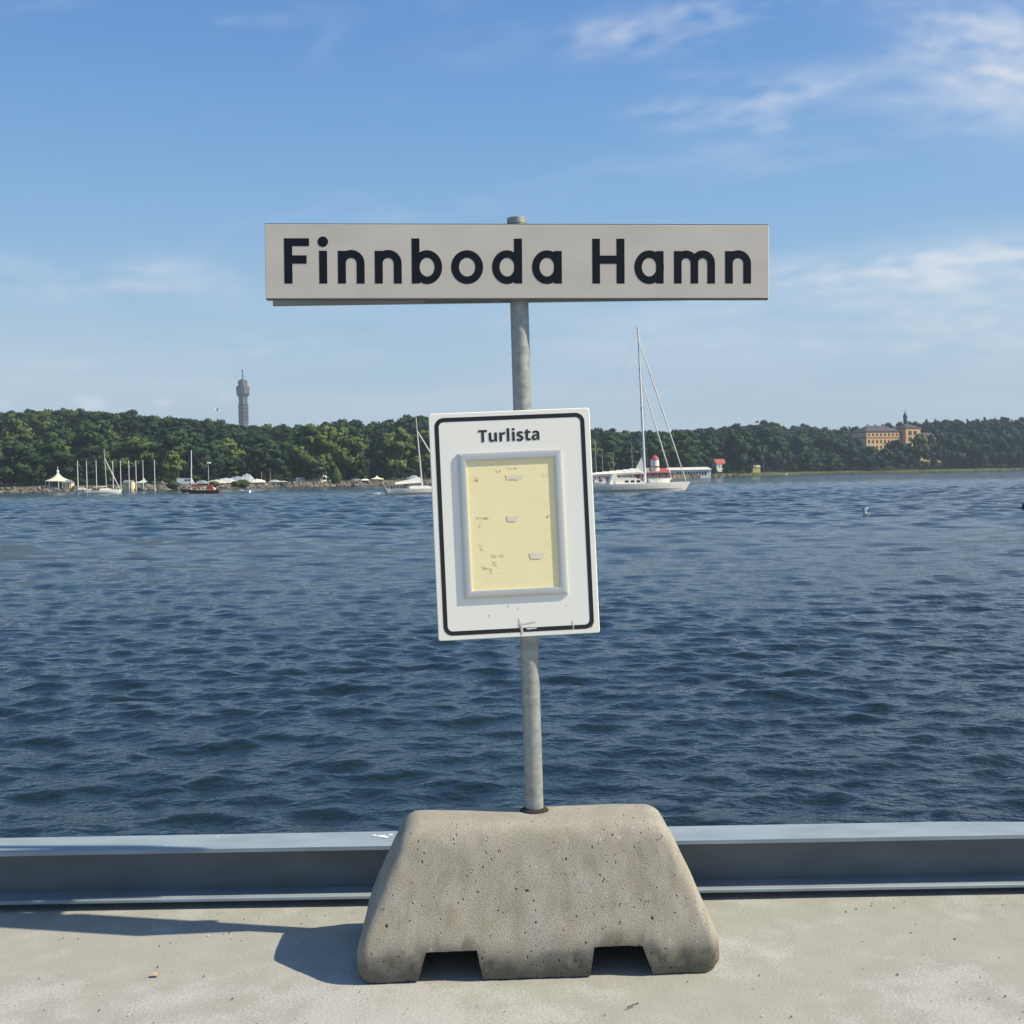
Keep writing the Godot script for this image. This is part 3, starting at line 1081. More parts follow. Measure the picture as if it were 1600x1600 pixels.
func make_far_buildings() -> void:
	var glass := paint("far_glass", Color(0.03, 0.032, 0.035), 0.2)
	# lookout tower far behind the wood: square plan, one corner towards the bay
	var t := thing("lookout_tower", "tall brown concrete tower with a stepped wide head and mast rising behind the wood", "tower", Vector3((384.0 - 800.0) / LENS * 2100.0, WATER, -2100.0), deg_to_rad(45.0 + 11.0))
	var con := paint("tower_concrete", Color(0.105, 0.088, 0.082), 0.85)
	var con2 := paint("tower_dark", Color(0.025, 0.024, 0.026), 0.8)
	var s := Shape.new()
	s.box(Vector3(0, 80, 0), Vector3(9.6, 140, 9.6))
	for sx in [-1.0, 1.0]:
		s.box(Vector3(sx * 3.6, 80, 0), Vector3(3.2, 140, 11.2))
		s.box(Vector3(0, 80, sx * 3.6), Vector3(11.0, 140, 3.2))
	obj("shaft", s, con, t)
	for k in 5:
		s = Shape.new()
		s.box(Vector3(0, 104.0 + 6.6 * k, 0), Vector3(13.4, 2.2, 13.4), Basis(), 0.4)
		var led := obj("gallery", s, con, t)
		s = Shape.new()
		s.box(Vector3(0, 107.0 + 6.6 * k, 0), Vector3(11.8, 4.0, 11.8))
		obj("gallery_opening", s, con2, led)
	s = Shape.new()
	s.box(Vector3(0, 159.0, 0), Vector3(15.5, 15.5, 15.5), Basis(), 0.5)
	for sx in [-1.0, 1.0]:
		s.box(Vector3(sx * 6.2, 159.5, 0), Vector3(6.5, 13.0, 13.0))
		s.box(Vector3(0, 159.5, sx * 6.2), Vector3(13.0, 13.0, 6.5))
	var head := obj("head", s, con, t)
	for k in 2:
		s = Shape.new()
		s.box(Vector3(0, 155.8 + 5.2 * k, 0), Vector3(18.0, 1.9, 13.5))
		s.box(Vector3(0, 155.8 + 5.2 * k, 0), Vector3(13.5, 1.9, 18.0))
		s.box(Vector3(0, 155.8 + 5.2 * k, 0), Vector3(15.8, 1.9, 15.8))
		obj("window_band", s, con2, head)
	s = Shape.new()
	s.box(Vector3(0, 150.0, 0), Vector3(13.9, 2.5, 13.9))
	obj("head_underside", s, con2, t)
	s = Shape.new()
	s.box(Vector3(0, 171.5, 0), Vector3(11.8, 9.5, 11.8), Basis(), 0.4)
	s.box(Vector3(0, 177.2, 0), Vector3(7.5, 2.0, 7.5))
	obj("upper_block", s, con, t)
	s = Shape.new()
	s.tube(Vector3(0, 178, 0), Vector3(0, 188, 0), 1.3, 1.1, 8)
	s.tube(Vector3(0, 188, 0), Vector3(0, 195.5, 0), 0.8, 0.6, 8)
	s.box(Vector3(0, 193.0, 0), Vector3(2.6, 2.0, 2.6))
	obj("antenna_mast", s, paint("mast_grey", Color(0.10, 0.10, 0.11), 0.6), t)

	# the ochre school on the right shore
	var ochre := paint("ochre_plaster", Color(0.64, 0.43, 0.215), 0.9)
	var trim := paint("ochre_trim", Color(0.33, 0.17, 0.09), 0.9)
	var slate := paint("slate_roof", Color(0.060, 0.052, 0.058), 0.7)
	var wf := paint("brown_frame", Color(0.20, 0.11, 0.07), 0.7)
	t = thing("ochre_school", "large ochre plastered building of four storeys with slate roof and dark cupola", "building", Vector3((1355.0 - 800.0) / LENS * 985.0, WATER + 8.0, -985.0), deg_to_rad(21.0))
	t.scale = Vector3(0.93, 1.0, 0.8)
	s = Shape.new()
	block(s, 0, 35, 0, 26.0, -24, 0)
	var wall := obj("wall", s, ochre, t)
	for y in [20.6, 25.2]:
		s = Shape.new()
		block(s, -0.35, 35.3, y, y + 0.7, -24.35, 0.35)
		obj("cornice", s, trim, wall)
	s = Shape.new()
	hip_roof(s, -0.8, 35.6, -24.6, 0.8, 26.0, 5.0, 9.0)
	var roof := obj("roof", s, slate, t)
	for x in [9.0, 17.0, 26.0]:
		s = Shape.new()
		block(s, x, x + 1.2, 27.5, 32.4, -13, -11.8)
		obj("chimney", s, trim, roof)
	for row in 5:
		for k in 8:
			window(t, 2.8 + 4.25 * k, [23.2, 17.6, 12.9, 8.2, 3.6][row], 0.0, 1.9, 2.1 if row == 0 else 2.5, wf, glass)
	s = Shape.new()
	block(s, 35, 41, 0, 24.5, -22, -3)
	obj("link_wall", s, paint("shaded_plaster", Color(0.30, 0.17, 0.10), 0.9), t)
	s = Shape.new()
	hip_roof(s, 34, 42, -22.5, -2.4, 24.5, 4.5, 2.0)
	obj("link_roof", s, slate, t)
	s = Shape.new()
	block(s, 41, 57, 0, 28.6, -20, 2.0)
	var pav := obj("pavilion_wall", s, ochre, t)
	s = Shape.new()
	block(s, 40.6, 57.4, 28.0, 28.9, -20.4, 2.4)
	obj("pavilion_cornice", s, trim, pav)
	s = Shape.new()
	hip_roof(s, 40.2, 57.8, -20.8, 2.8, 28.9, 3.4, 7.0)
	obj("pavilion_roof", s, slate, t)
	for row in 4:
		for k in 4:
			window(t, 44.6 + 1.9 * k + (1.8 if k > 1 else 0.0), 24.4 - 5.0 * row, 2.0, 1.6, 3.6, wf, glass)
	s = Shape.new()
	block(s, 57, 82, 0, 22.0, -18, 0)
	obj("east_wall", s, ochre, t)
	s = Shape.new()
	hip_roof(s, 56.5, 82.7, -18.7, 0.7, 22.0, 3.0, 6.0)
	obj("east_roof", s, slate, t)
	for row in 4:
		for k in 6:
			window(t, 60.0 + 4.0 * k, 19.0 - 4.6 * row, 0.0, 1.9, 2.5, wf, glass)
	s = Shape.new()
	var cy := 31.2
	s.lathe([Vector2(0.01, cy + 14.5), Vector2(0.25, cy + 13.0), Vector2(0.25, cy + 11.0), Vector2(0.5, cy + 10.6), Vector2(1.1, cy + 9.6), Vector2(1.8, cy + 8.0), Vector2(2.0, cy + 7.2), Vector2(2.4, cy + 7.0), Vector2(2.4, cy + 6.6), Vector2(1.7, cy + 6.4), Vector2(1.7, cy + 0.6), Vector2(2.3, cy + 0.4), Vector2(2.3, cy - 3.0)], 8, Vector3(48.0, 0, -9.0), Vector3.ONE, true)
	obj("cupola", s, paint("cupola_copper", Color(0.035, 0.04, 0.042), 0.6), t)

	# red and white pavilion with a lighthouse turret, at the water behind the yacht
	var red := paint("red_paint", Color(0.40, 0.045, 0.035), 0.6)
	var white := paint("white_paint", Color(0.78, 0.77, 0.72), 0.6)
	var at := spot(1021.0, 575.0, 0.25)
	t = thing("lighthouse_pavilion", "red and white waterside pavilion with a small lighthouse turret under a red dome", "pavilion", at, 0.12)
	s = Shape.new()
	block(s, -7.5, 9.0, -1.2, 2.6, -6, 3)
	wall = obj("wall", s, red, t)
	for k in 5:
		window(t, -5.6 + 3.2 * k, 1.2, 3.0, 1.5, 1.5, white, glass, false)
	s = Shape.new()
	block(s, -7.8, 9.3, 2.6, 2.95, -6.3, 3.3)
	obj("eaves", s, white, wall)
	s = Shape.new()
	hip_roof(s, -7.9, 9.4, -6.4, 3.5, 2.96, 2.0, 3.0)
	obj("roof", s, paint("red_roof", Color(0.34, 0.07, 0.05), 0.7), t)
	s = Shape.new()
	block(s, -7.0, -2.5, 2.9, 5.2, -3, 3.2)
	obj("side_room", s, white, t)
	s = Shape.new()
	s.lathe([Vector2(1.9, 9.2), Vector2(2.0, 8.9), Vector2(2.3, 3.0)], 14, Vector3(1.0, 0, 0))
	var tur := obj("turret", s, white, t)
	s = Shape.new()
	s.lathe([Vector2(0.05, 11.8), Vector2(0.15, 11.2), Vector2(1.0, 10.8), Vector2(1.8, 9.9), Vector2(2.25, 9.15), Vector2(1.9, 9.1)], 14, Vector3(1.0, 0, 0))
	obj("dome", s, red, tur)
	s = Shape.new()
	s.lathe([Vector2(2.6, 6.0), Vector2(2.6, 5.7), Vector2(2.0, 5.6)], 14, Vector3(1.0, 0, 0))
	obj("gallery", s, red, tur)

	# long white boathouse
	t = thing("white_boathouse", "long low white boathouse with a row of dark openings along the water", "boathouse", spot(1074.0, 636.0, 0.4), 0.10)
	s = Shape.new()
	block(s, -12.0, 13.0, -1.0, 3.9, -6, 0)
	wall = obj("wall", s, white, t)
	for k in 11:
		s = Shape.new()
		block(s, -5.4 + 1.5 * k, -4.5 + 1.5 * k, 1.0, 2.9, -0.05, 0.08)
		obj("window", s, glass, t)
	s = Shape.new()
	s.xf = Transform3D(Basis(Vector3.UP, 0.0), Vector3.ZERO)
	s.quad(Vector3(-12.6, 3.9, 0.6), Vector3(13.6, 3.9, 0.6), Vector3(12.0, 5.3, -3.0), Vector3(-9.5, 5.3, -3.0), Vector3(0, 1, 1))
	s.quad(Vector3(-12.6, 3.9, -6.6), Vector3(13.6, 3.9, -6.6), Vector3(12.0, 5.3, -3.0), Vector3(-9.5, 5.3, -3.0), Vector3(0, 1, -1))
	s.flat(Vector3(-12.6, 3.9, 0.6), Vector3(-12.6, 3.9, -6.6), Vector3(-9.5, 5.3, -3.0), Vector3(-1, 1, 0))
	s.flat(Vector3(13.6, 3.9, 0.6), Vector3(13.6, 3.9, -6.6), Vector3(12.0, 5.3, -3.0), Vector3(1, 1, 0))
	obj("roof", s, paint("pale_sheet", Color(0.62, 0.62, 0.62), 0.5), t)

	house("red_roofed_house", "white house with red tiled roof half hidden by shrubs beside the long boathouse", spot(1128.0, 712.0, 4.6), 0.35, 6.2, 5.5, 3.2, 2.8, white, paint("tile_red", Color(0.36, 0.085, 0.05), 0.8), glass, 2)
	house("yellow_hut", "small yellow hut between the trees right of the red roofed house", spot(1183.0, 800.0, 3.2), 0.2, 5.4, 4.0, 2.6, 1.3, paint("yellow_wood", Color(0.62, 0.52, 0.20), 0.8), paint("tan_roof", Color(0.40, 0.36, 0.26), 0.8), glass, 1)
	house("white_cottage", "little white gabled cottage beside the cone shaped bush", spot(506.0, 482.0, 1.6), 0.9, 3.6, 3.0, 2.0, 1.4, white, paint("pale_sheet", Color.WHITE), glass, 1)
	house("cream_boathouse", "small cream boathouse with grey roof at the end of the jetty", spot(200.0, 405.0, 0.5), -0.2, 2.9, 2.6, 2.4, 0.7, paint("cream_wood", Color(0.72, 0.62, 0.36), 0.7), paint("grey_felt", Color(0.20, 0.22, 0.22), 0.8), glass, 1)

	# the pavilion with the tent roof
	t = thing("tent_pavilion", "round cream pavilion with flared tent roof and finial on the bank", "pavilion", spot(92.0, 432.0, 0.9), 0.0)
	var cream := paint("cream_sheet", Color(0.70, 0.68, 0.52), 0.6)
	s = Shape.new()
	s.lathe([Vector2(0.05, 8.2), Vector2(0.12, 6.9), Vector2(0.45, 6.6), Vector2(0.55, 6.2), Vector2(0.3, 5.9), Vector2(0.6, 5.3), Vector2(1.3, 4.5), Vector2(2.6, 3.7), Vector2(4.6, 3.0), Vector2(4.65, 2.75), Vector2(0.1, 2.85)], 10, Vector3.ZERO, Vector3.ONE, true)
	obj("roof", s, cream, t)
	s = Shape.new()
	s.lathe([Vector2(3.0, 2.8), Vector2(3.0, -0.2)], 10)
	obj("wall", s, paint("brown_boarding", Color(0.12, 0.09, 0.07), 0.85), t)
	for k in 8:
		s = Shape.new()
		var a := TAU * (k + 0.5) / 8
		s.tube(Vector3(cos(a) * 4.2, -0.3, sin(a) * 4.2), Vector3(cos(a) * 4.2, 2.8, sin(a) * 4.2), 0.14, 0.14, 6)
		obj("column", s, white, t)
	s = Shape.new()
	block(s, -6.2, 4.6, -1.0, -0.15, -4.6, 5.0)
	obj("deck", s, paint("grey_plank", Color(0.20, 0.19, 0.17), 0.9), t)
	s = Shape.new()
	block(s, 2.6, 6.0, -0.9, 2.3, 0.6, 3.6)
	var wing := obj("side_room", s, paint("cream_wood", Color.WHITE), t)
	s = Shape.new()
	hip_roof(s, 2.3, 6.3, 0.2, 4.0, 2.3, 0.9, 1.2)
	obj("side_roof", s, paint("grey_felt", Color.WHITE), wing)
	for k in 2:
		window(t, 3.5 + 1.5 * k, 1.1, 3.6, 0.7, 1.1, white, glass, false)
	for k in 5:
		s = Shape.new()
		s.tube(Vector3(-6.0 + 1.4 * k, -0.2, 4.9), Vector3(-6.0 + 1.4 * k, 0.8, 4.9), 0.06, 0.06, 5)
		obj("rail_post", s, white, t)


func house(called: String, label: String, at: Vector3, turn: float, w: float, dep: float, h: float, rise: float, wallm: Material, roofm: Material, glass: Material, wins: int) -> void:
	var t := thing(called, label, "house", at, turn)
	var s := Shape.new()
	block(s, -w / 2, w / 2, -1.5, h, -dep, 0)
	s.flat(Vector3(-w / 2, h, 0), Vector3(-w / 2, h, -dep), Vector3(-w / 2, h + rise * 0.94, -dep / 2), Vector3.LEFT)
	s.flat(Vector3(w / 2, h, 0), Vector3(w / 2, h, -dep), Vector3(w / 2, h + rise * 0.94, -dep / 2), Vector3.RIGHT)
	obj("wall", s, wallm, t)
	s = Shape.new()
	for z in [[0.3, 1.0], [-dep - 0.3, -1.0]]:
		s.quad(Vector3(-w / 2 - 0.3, h - 0.15, z[0]), Vector3(w / 2 + 0.3, h - 0.15, z[0]), Vector3(w / 2 + 0.3, h + rise, -dep / 2), Vector3(-w / 2 - 0.3, h + rise, -dep / 2), Vector3(0, 1, z[1]))
	obj("roof", s, roofm, t)
	for k in wins:
		window(t, (k + 0.5 - wins / 2.0) * w * 0.42, h * 0.55, 0.0, minf(1.2, w * 0.22), minf(1.4, h * 0.42), paint("white_paint", Color.WHITE), glass)

# ---------------------------------------------------------------- the marina on the left bank
func make_marina() -> void:
	var white := paint("white_paint", Color.WHITE)
	var poles := thing("flagpole", "slim white flagpole on the far bank, first from the pavilion", "flagpole", spot(123.0, 398.0, 0.4), 0.0, "white flagpoles by the marina")
	poles.set_meta("base_name", "flagpole")
	var s := Shape.new()
	s.tube(Vector3(0, -1.5, 0), Vector3(0, 9.6, 0), 0.17, 0.12, 6)
	obj("pole", s, paint("pole_white", Color(0.70, 0.71, 0.72), 0.5), poles)
	s = Shape.new()
	s.ball(Vector3(0, 9.7, 0), Vector3(0.2, 0.2, 0.2), 4, 6)
	obj("knob", s, white, poles)
	var words := ["second", "third", "fourth", "fifth", "sixth", "seventh", "eighth", "ninth"]
	var i := 0
	for b in [137.0, 152.0, 178.0, 190.0, 203.0, 214.0, 225.0, 243.0]:
		dup(poles, "slim white flagpole on the far bank, %s from the pavilion" % words[i], spot(b, 404.0 if b > 180.0 else 399.0, 0.4), 0.0, Vector3(0.9, 0.98, 0.9))
		i += 1
	# jetty
	var j := thing("jetty", "grey wooden jetty in front of the pavilion and flagpoles", "jetty", spot(150.0, 388.0, 0.0))
	s = Shape.new()
	block(s, -8.0, 12.0, 0.45, 0.65, -1.2, 1.2)
	obj("deck", s, paint("grey_plank", Color.WHITE), j)
	for k in 6:
		s = Shape.new()
		s.tube(Vector3(-7.5 + 3.8 * k, -2, 1.0), Vector3(-7.5 + 3.8 * k, 1.0, 1.0), 0.15, 0.15, 6)
		obj("pile", s, paint("pile_wood", Color(0.09, 0.07, 0.05), 0.9), j)
	# tent by the poles, with a swept peak
	tent("garden_tent", "pale green peaked canopy on the bank right of the cream boathouse", spot(226.0, 430.0, 1.6), 3.4, 2.2, paint("pale_green_cloth", Color(0.55, 0.62, 0.48), 0.7))
	tent("cream_tent", "low cream canopy on the bank left of the anchored sloop", spot(590.0, 492.0, 1.6), 2.9, 1.9, paint("cream_cloth", Color(0.74, 0.68, 0.50), 0.7))
	# van, caravan, cars
	car("white_van", "white van with dark windows parked on the bank behind the red boat", "van", spot(291.0, 415.0, 1.6), 5.6, 2.3, true, Color(0.70, 0.76, 0.82))
	car("white_caravan", "white caravan parked on the bank between posts and cottage", "caravan", spot(471.0, 482.0, 1.65), 3.6, 2.0, true, Color(0.80, 0.80, 0.77))
	var cars := [[238.0, 418.0, Color(0.05, 0.055, 0.06), "dark car parked by the pale green canopy"], [252.0, 420.0, Color(0.30, 0.31, 0.32), "grey car parked right of the dark car by the canopy"], [617.0, 505.0, Color(0.07, 0.08, 0.09), "dark car parked right of the cream canopy"], [636.0, 508.0, Color(0.45, 0.47, 0.48), "silver car parked behind the anchored sloop"], [558.0, 492.0, Color(0.66, 0.66, 0.64), "white car parked left of the cream canopy"], [489.0, 486.0, Color(0.20, 0.22, 0.21), "grey car parked between caravan and cottage"]]
	for c in cars:
		car("parked_car", c[3], "car", spot(c[0], c[1], 1.65), 4.3, 1.45, false, c[2])
	# boats laid up on land under tarpaulins
	var tarps := [[341.0, 418.0, 6.0, 1.7, Color(0.68, 0.66, 0.50), "laid-up boat under a cream tarpaulin right of the red boat"], [356.0, 424.0, 6.5, 2.2, Color(0.62, 0.62, 0.60), "laid-up boat under a white tarpaulin below the lookout tower, foremost of two"], [374.0, 430.0, 7.5, 2.7, Color(0.66, 0.68, 0.68), "laid-up boat under a high white tarpaulin below the lookout tower"], [388.0, 432.0, 4.5, 3.6, Color(0.60, 0.62, 0.60), "steep white tarpaulin over a boat right of the lookout tower"], [404.0, 440.0, 5.5, 1.7, Color(0.60, 0.58, 0.50), "beige covered boat beside two brown posts"], [431.0, 448.0, 4.5, 1.3, Color(0.40, 0.46, 0.52), "blue grey covered boat right of the brown posts"], [318.0, 412.0, 4.5, 1.6, Color(0.30, 0.36, 0.42), "grey blue covered boat behind the red boat's cabin"], [523.0, 480.0, 3.2, 1.5, Color(0.70, 0.72, 0.74), "white covered boat at the foot of the cone shaped bush"], [572.0, 486.0, 3.0, 1.1, Color(0.78, 0.78, 0.76), "small white covered boat beside the cream canopy"], [648.0, 512.0, 4.0, 2.2, Color(0.42, 0.52, 0.55), "pale blue covered boat on the bank behind the sloop's mast"], [444.0, 460.0, 3.4, 0.9, Color(0.45, 0.42, 0.36), "low tan covered boat left of the white caravan"]]
	for e in tarps:
		covered_boat(e[5], spot(e[0], e[1], 1.55), e[2], e[3], e[4])
	for e in [[410.0, "thin brown post among the laid-up boats, nearer the lookout tower"], [423.5, "thin brown post among the laid-up boats, farther from the lookout tower"]]:
		s = Shape.new()
		s.tube(Vector3(0, -0.5, 0), Vector3(0, 4.3, 0), 0.2, 0.16, 6)
		var o := obj("mooring_post", s, paint("brown_post", Color(0.30, 0.19, 0.11), 0.8))
		tag(o, e[1], "post", "brown posts of the boatyard")
		o.position = spot(e[0], 446.0, 1.5)
	s = Shape.new()
	s.tube(Vector3(0, -0.5, 0), Vector3(0, 11.0, 0), 0.3, 0.24, 6)
	tag(obj("harbour_pole", s, paint("mast_grey", Color.WHITE)), "bare dark pole standing beside the yellow hut", "pole")
	get_node("harbour_pole").position = spot(1194.0, 792.0, 2.8)
	# cone shaped bush
	s = Shape.new()
	var r := RandomNumberGenerator.new()
	r.seed = 5
	s.lathe([Vector2(0.1, 6.2), Vector2(1.1, 4.8), Vector2(1.9, 3.0), Vector2(2.25, 1.5), Vector2(2.0, 0.3), Vector2(1.2, -0.4)], 10)
	for k in 420:
		var y := 6.3 * pow(r.randf(), 1.3)
		var wide := table(y, [[0.0, 1.9], [1.5, 2.4], [3.0, 2.05], [4.8, 1.25], [6.2, 0.25]])
		var a := r.randf() * TAU
		var c := Vector3(cos(a) * wide, y, sin(a) * wide)
		var out := Vector3(cos(a), 0.4, sin(a)).normalized()
		var u := out.cross(Vector3(r.randfn(), r.randfn(), r.randfn())).normalized() * 0.34
		var w := out.cross(u).normalized() * 0.34
		s.tint = Color(1, 1, 1) * r.randf_range(0.7, 1.3)
		s.squad([c - u, c - w, c + u, c + w], [out, out, out, out])
	var bush := thing("cone_bush", "fresh green cone shaped bush on the bank right of the white cottage", "bush", spot(526.0, 476.0, 1.7))
	obj("foliage", s, paint("leaves_bush", Color(0.055, 0.090, 0.026), 0.8, 0.0, 0.2), bush)
	# low shrubs along the yard
	for e in [[249.0, 414.0, 1.1, "low dark hedge bush between the dark cars and the van"], [271.0, 408.0, 1.5, "round yellow green bush left of the white van"], [335.0, 412.0, 1.2, "low green bush right of the red boat's aft post"], [380.0, 420.0, 1.7, "green bush below the steep white tarpaulin"], [369.0, 416.0, 1.1, "small green bush left of the steep white tarpaulin"]]:
		s = Shape.new()
		for k in 150:
			var dir := Vector3(r.randfn(), absf(r.randfn()), r.randfn()).normalized()
			var c = dir * Vector3(1.7, 1.0, 1.2) * e[2] * r.randf_range(0.75, 1.05)
			var u := dir.cross(Vector3(r.randfn(), r.randfn(), r.randfn())).normalized() * 0.3
			var w := dir.cross(u).normalized() * 0.3
			s.tint = Color(1, 1, 1) * r.randf_range(0.7, 1.3)
			s.squad([c - u, c - w, c + u, c + w], [dir, dir, dir, dir])
		s.tint = Color(0.8, 0.8, 0.8)
		s.ball(Vector3.ZERO, Vector3(1.5, 0.85, 1.0) * e[2], 5, 8)
		var o := obj("shrub", s, paint("leaves_shrub", Color(0.065, 0.095, 0.028), 0.8, 0.0, 0.2))
		tag(o, e[3], "shrub")
		o.position = spot(e[0], e[1], 1.6)


func tent(called: String, label: String, at: Vector3, r: float, h: float, cloth: Material) -> void:
	var t := thing(called, label, "tent", at, 0.4)
	var s := Shape.new()
	s.lathe([Vector2(0.05, h + 0.5), Vector2(0.3, h), Vector2(r * 0.4, h * 0.72), Vector2(r, h * 0.5), Vector2(r, h * 0.36)], 8, Vector3.ZERO, Vector3.ONE, true)
	obj("canopy", s, cloth, t)
	for k in 4:
		s = Shape.new()
		var a := TAU * (k + 0.5) / 4
		s.tube(Vector3(cos(a) * r * 0.92, -0.4, sin(a) * r * 0.92), Vector3(cos(a) * r * 0.92, h * 0.5, sin(a) * r * 0.92), 0.06, 0.06, 5)
		obj("pole", s, paint("white_paint", Color.WHITE), t)


func car(called: String, label: String, category: String, at: Vector3, len_: float, h: float, tall: bool, col: Color) -> void:
	var t := thing(called, label, category, at, rng.randf_range(-0.2, 0.2), "" if tall else "cars parked on the far bank")
	var side: PackedVector2Array
	var l := len_ / 2
	if tall:
		side = PackedVector2Array([Vector2(-l, 0.4), Vector2(l, 0.4), Vector2(l, 0.95), Vector2(l * 0.9, 1.15), Vector2(l * 0.72, h - 0.05), Vector2(l * 0.6, h), Vector2(-l * 0.96, h), Vector2(-l, h - 0.12)])
	else:
		side = PackedVector2Array([Vector2(-l, 0.35), Vector2(l, 0.35), Vector2(l, 0.75), Vector2(l * 0.55, 0.92), Vector2(l * 0.2, h), Vector2(-l * 0.55, h), Vector2(-l * 0.88, 0.95), Vector2(-l, 0.9)])
	var s := Shape.new()
	s.prism(side, -0.9, 0.9)
	obj("body", s, paint("car_%s" % col.to_html(), col, 0.3), t)
	s = Shape.new()
	if tall:
		for k in 2:
			block(s, -0.1 + 1.0 * k, 0.7 + 1.0 * k, h * 0.58, h * 0.86, 0.88, 0.92)
	else:
		s.prism(PackedVector2Array([Vector2(-l * 0.7, 0.95), Vector2(l * 0.42, 0.95), Vector2(l * 0.17, h - 0.08), Vector2(-l * 0.5, h - 0.08)]), -0.92, 0.92)
	obj("window", s, paint("far_glass", Color.WHITE), t)
	for x in [-0.6, 0.6]:
		s = Shape.new()
		s.tube(Vector3(x * l, 0.33, -0.93), Vector3(x * l, 0.33, 0.93), 0.33, 0.33, 10)
		obj("wheel", s, paint("rubber", Color.WHITE), t)


func covered_boat(label: String, at: Vector3, len_: float, h: float, col: Color) -> void:
	var t := thing("covered_boat", label, "boat", at, rng.randf_range(-0.35, 0.35), "boats laid up on the far bank")
	var l := len_ / 2
	var s := Shape.new()
	var secs := 7
	for k in secs:
		var a := -l + len_ * k / secs
		var b := -l + len_ * (k + 1) / secs
		var ha := h * (0.62 + 0.38 * sin(PI * (k + 0.4) / secs) + 0.07 * (k % 2))
		var hb := h * (0.62 + 0.38 * sin(PI * (k + 1.4) / secs) + 0.07 * ((k + 1) % 2))
		for z in [-1.0, 1.0]:
			s.quad(Vector3(a, 0.45, z * 1.1), Vector3(b, 0.45, z * 1.1), Vector3(b, hb, 0), Vector3(a, ha, 0), Vector3(0, 0.5, z))
	s.flat(Vector3(-l, 0.45, -1.1), Vector3(-l, 0.45, 1.1), Vector3(-l, h * 0.77, 0), Vector3.LEFT)
	s.flat(Vector3(l, 0.45, -1.1), Vector3(l, 0.45, 1.1), Vector3(l, h * 0.6, 0), Vector3.RIGHT)
	obj("tarpaulin", s, paint("tarp_%s" % col.to_html(), col, 0.6), t)
	s = Shape.new()
	s.box(Vector3(0, 0.25, 0), Vector3(len_ * 0.86, 0.45, 1.3))
	obj("hull", s, paint("pile_wood", Color.WHITE), t)

# ---------------------------------------------------------------- boats on the water
# hull along x, bow at +x, waterline at y = 0
func hull_shape(len_: float, beam: float, free: float, bow_rake: float, stern_rake: float, sheer := 0.15) -> Shape:
	var s := Shape.new()
	var n := 18
	var rows := [-0.35, 0.0, 0.35, 0.7, 1.0]
	var grid := []
	for i in n + 1:
		var t := float(i) / n
		var line := []
		for f in rows:
			var x := -len_ / 2 + t * len_
			var deck := free * (1.0 + sheer * pow(absf(t - 0.35) * 1.5, 2.0))
			var y: float = f * deck
			var half := beam / 2 * pow(sin(PI * clampf(0.30 + 0.70 * t, 0.0, 1.0)), 0.62) if t > 0.3 else beam / 2 * lerpf(0.80, 1.0, smoothstep(0.0, 0.3, t))
			if t > 0.3:
				half = beam / 2 * pow(1.0 - pow((t - 0.3) / 0.7, 2.3), 0.85)
			half *= lerpf(0.72, 1.0, pow(maxf(f, 0.0), 0.45)) if f >= 0.0 else 0.45
			x += bow_rake * f * pow(t, 6.0) - stern_rake * f * pow(1.0 - t, 6.0) * -1.0
			line.append(Vector3(x, y, half))
		grid.append(line)
	for i in n:
		for j in rows.size() - 1:
			for z in [-1.0, 1.0]:
				var p := [grid[i][j], grid[i + 1][j], grid[i + 1][j + 1], grid[i][j + 1]]
				for k in 4:
					p[k] = Vector3(p[k].x, p[k].y, p[k].z * z)
				s.quad(p[0], p[1], p[2], p[3], Vector3(0.2 * (float(i) / n), 0, z))
		var a: Vector3 = grid[i][-1]
		var b: Vector3 = grid[i + 1][-1]
		s.quad(a, b, Vector3(b.x, b.y, -b.z), Vector3(a.x, a.y, -a.z), Vector3.UP)
	for j in rows.size() - 1:
		var a: Vector3 = grid[0][j]
		var b: Vector3 = grid[0][j + 1]
		s.quad(a, b, Vector3(b.x, b.y, -b.z), Vector3(a.x, a.y, -a.z), Vector3.LEFT)
	return s


func cabin_shape(x0: float, x1: float, y0: float, h: float, wide: float) -> Shape:
	var s := Shape.new()
	var poly := PackedVector2Array([Vector2(x0, y0), Vector2(x1, y0), Vector2(lerpf(x1, x0, 0.16), y0 + h * 0.55), Vector2(lerpf(x1, x0, 0.34), y0 + h), Vector2(lerpf(x0, x1, 0.08), y0 + h), Vector2(x0, y0 + h * 0.6)])
	s.prism(poly, -wide / 2, wide / 2)
	return s


func furled(a: Vector3, b: Vector3, r: float) -> Shape:
	var s := Shape.new()
	var last := a
	for k in range(1, 9):
		var p := a.lerp(b, k / 8.0)
		s.tube(last, p, r * (0.5 + 0.5 * sin(PI * (k - 1) / 8.0)) + 0.02, r * (0.5 + 0.5 * sin(PI * k / 8.0)) + 0.02, 6, false)
		last = p
	return s


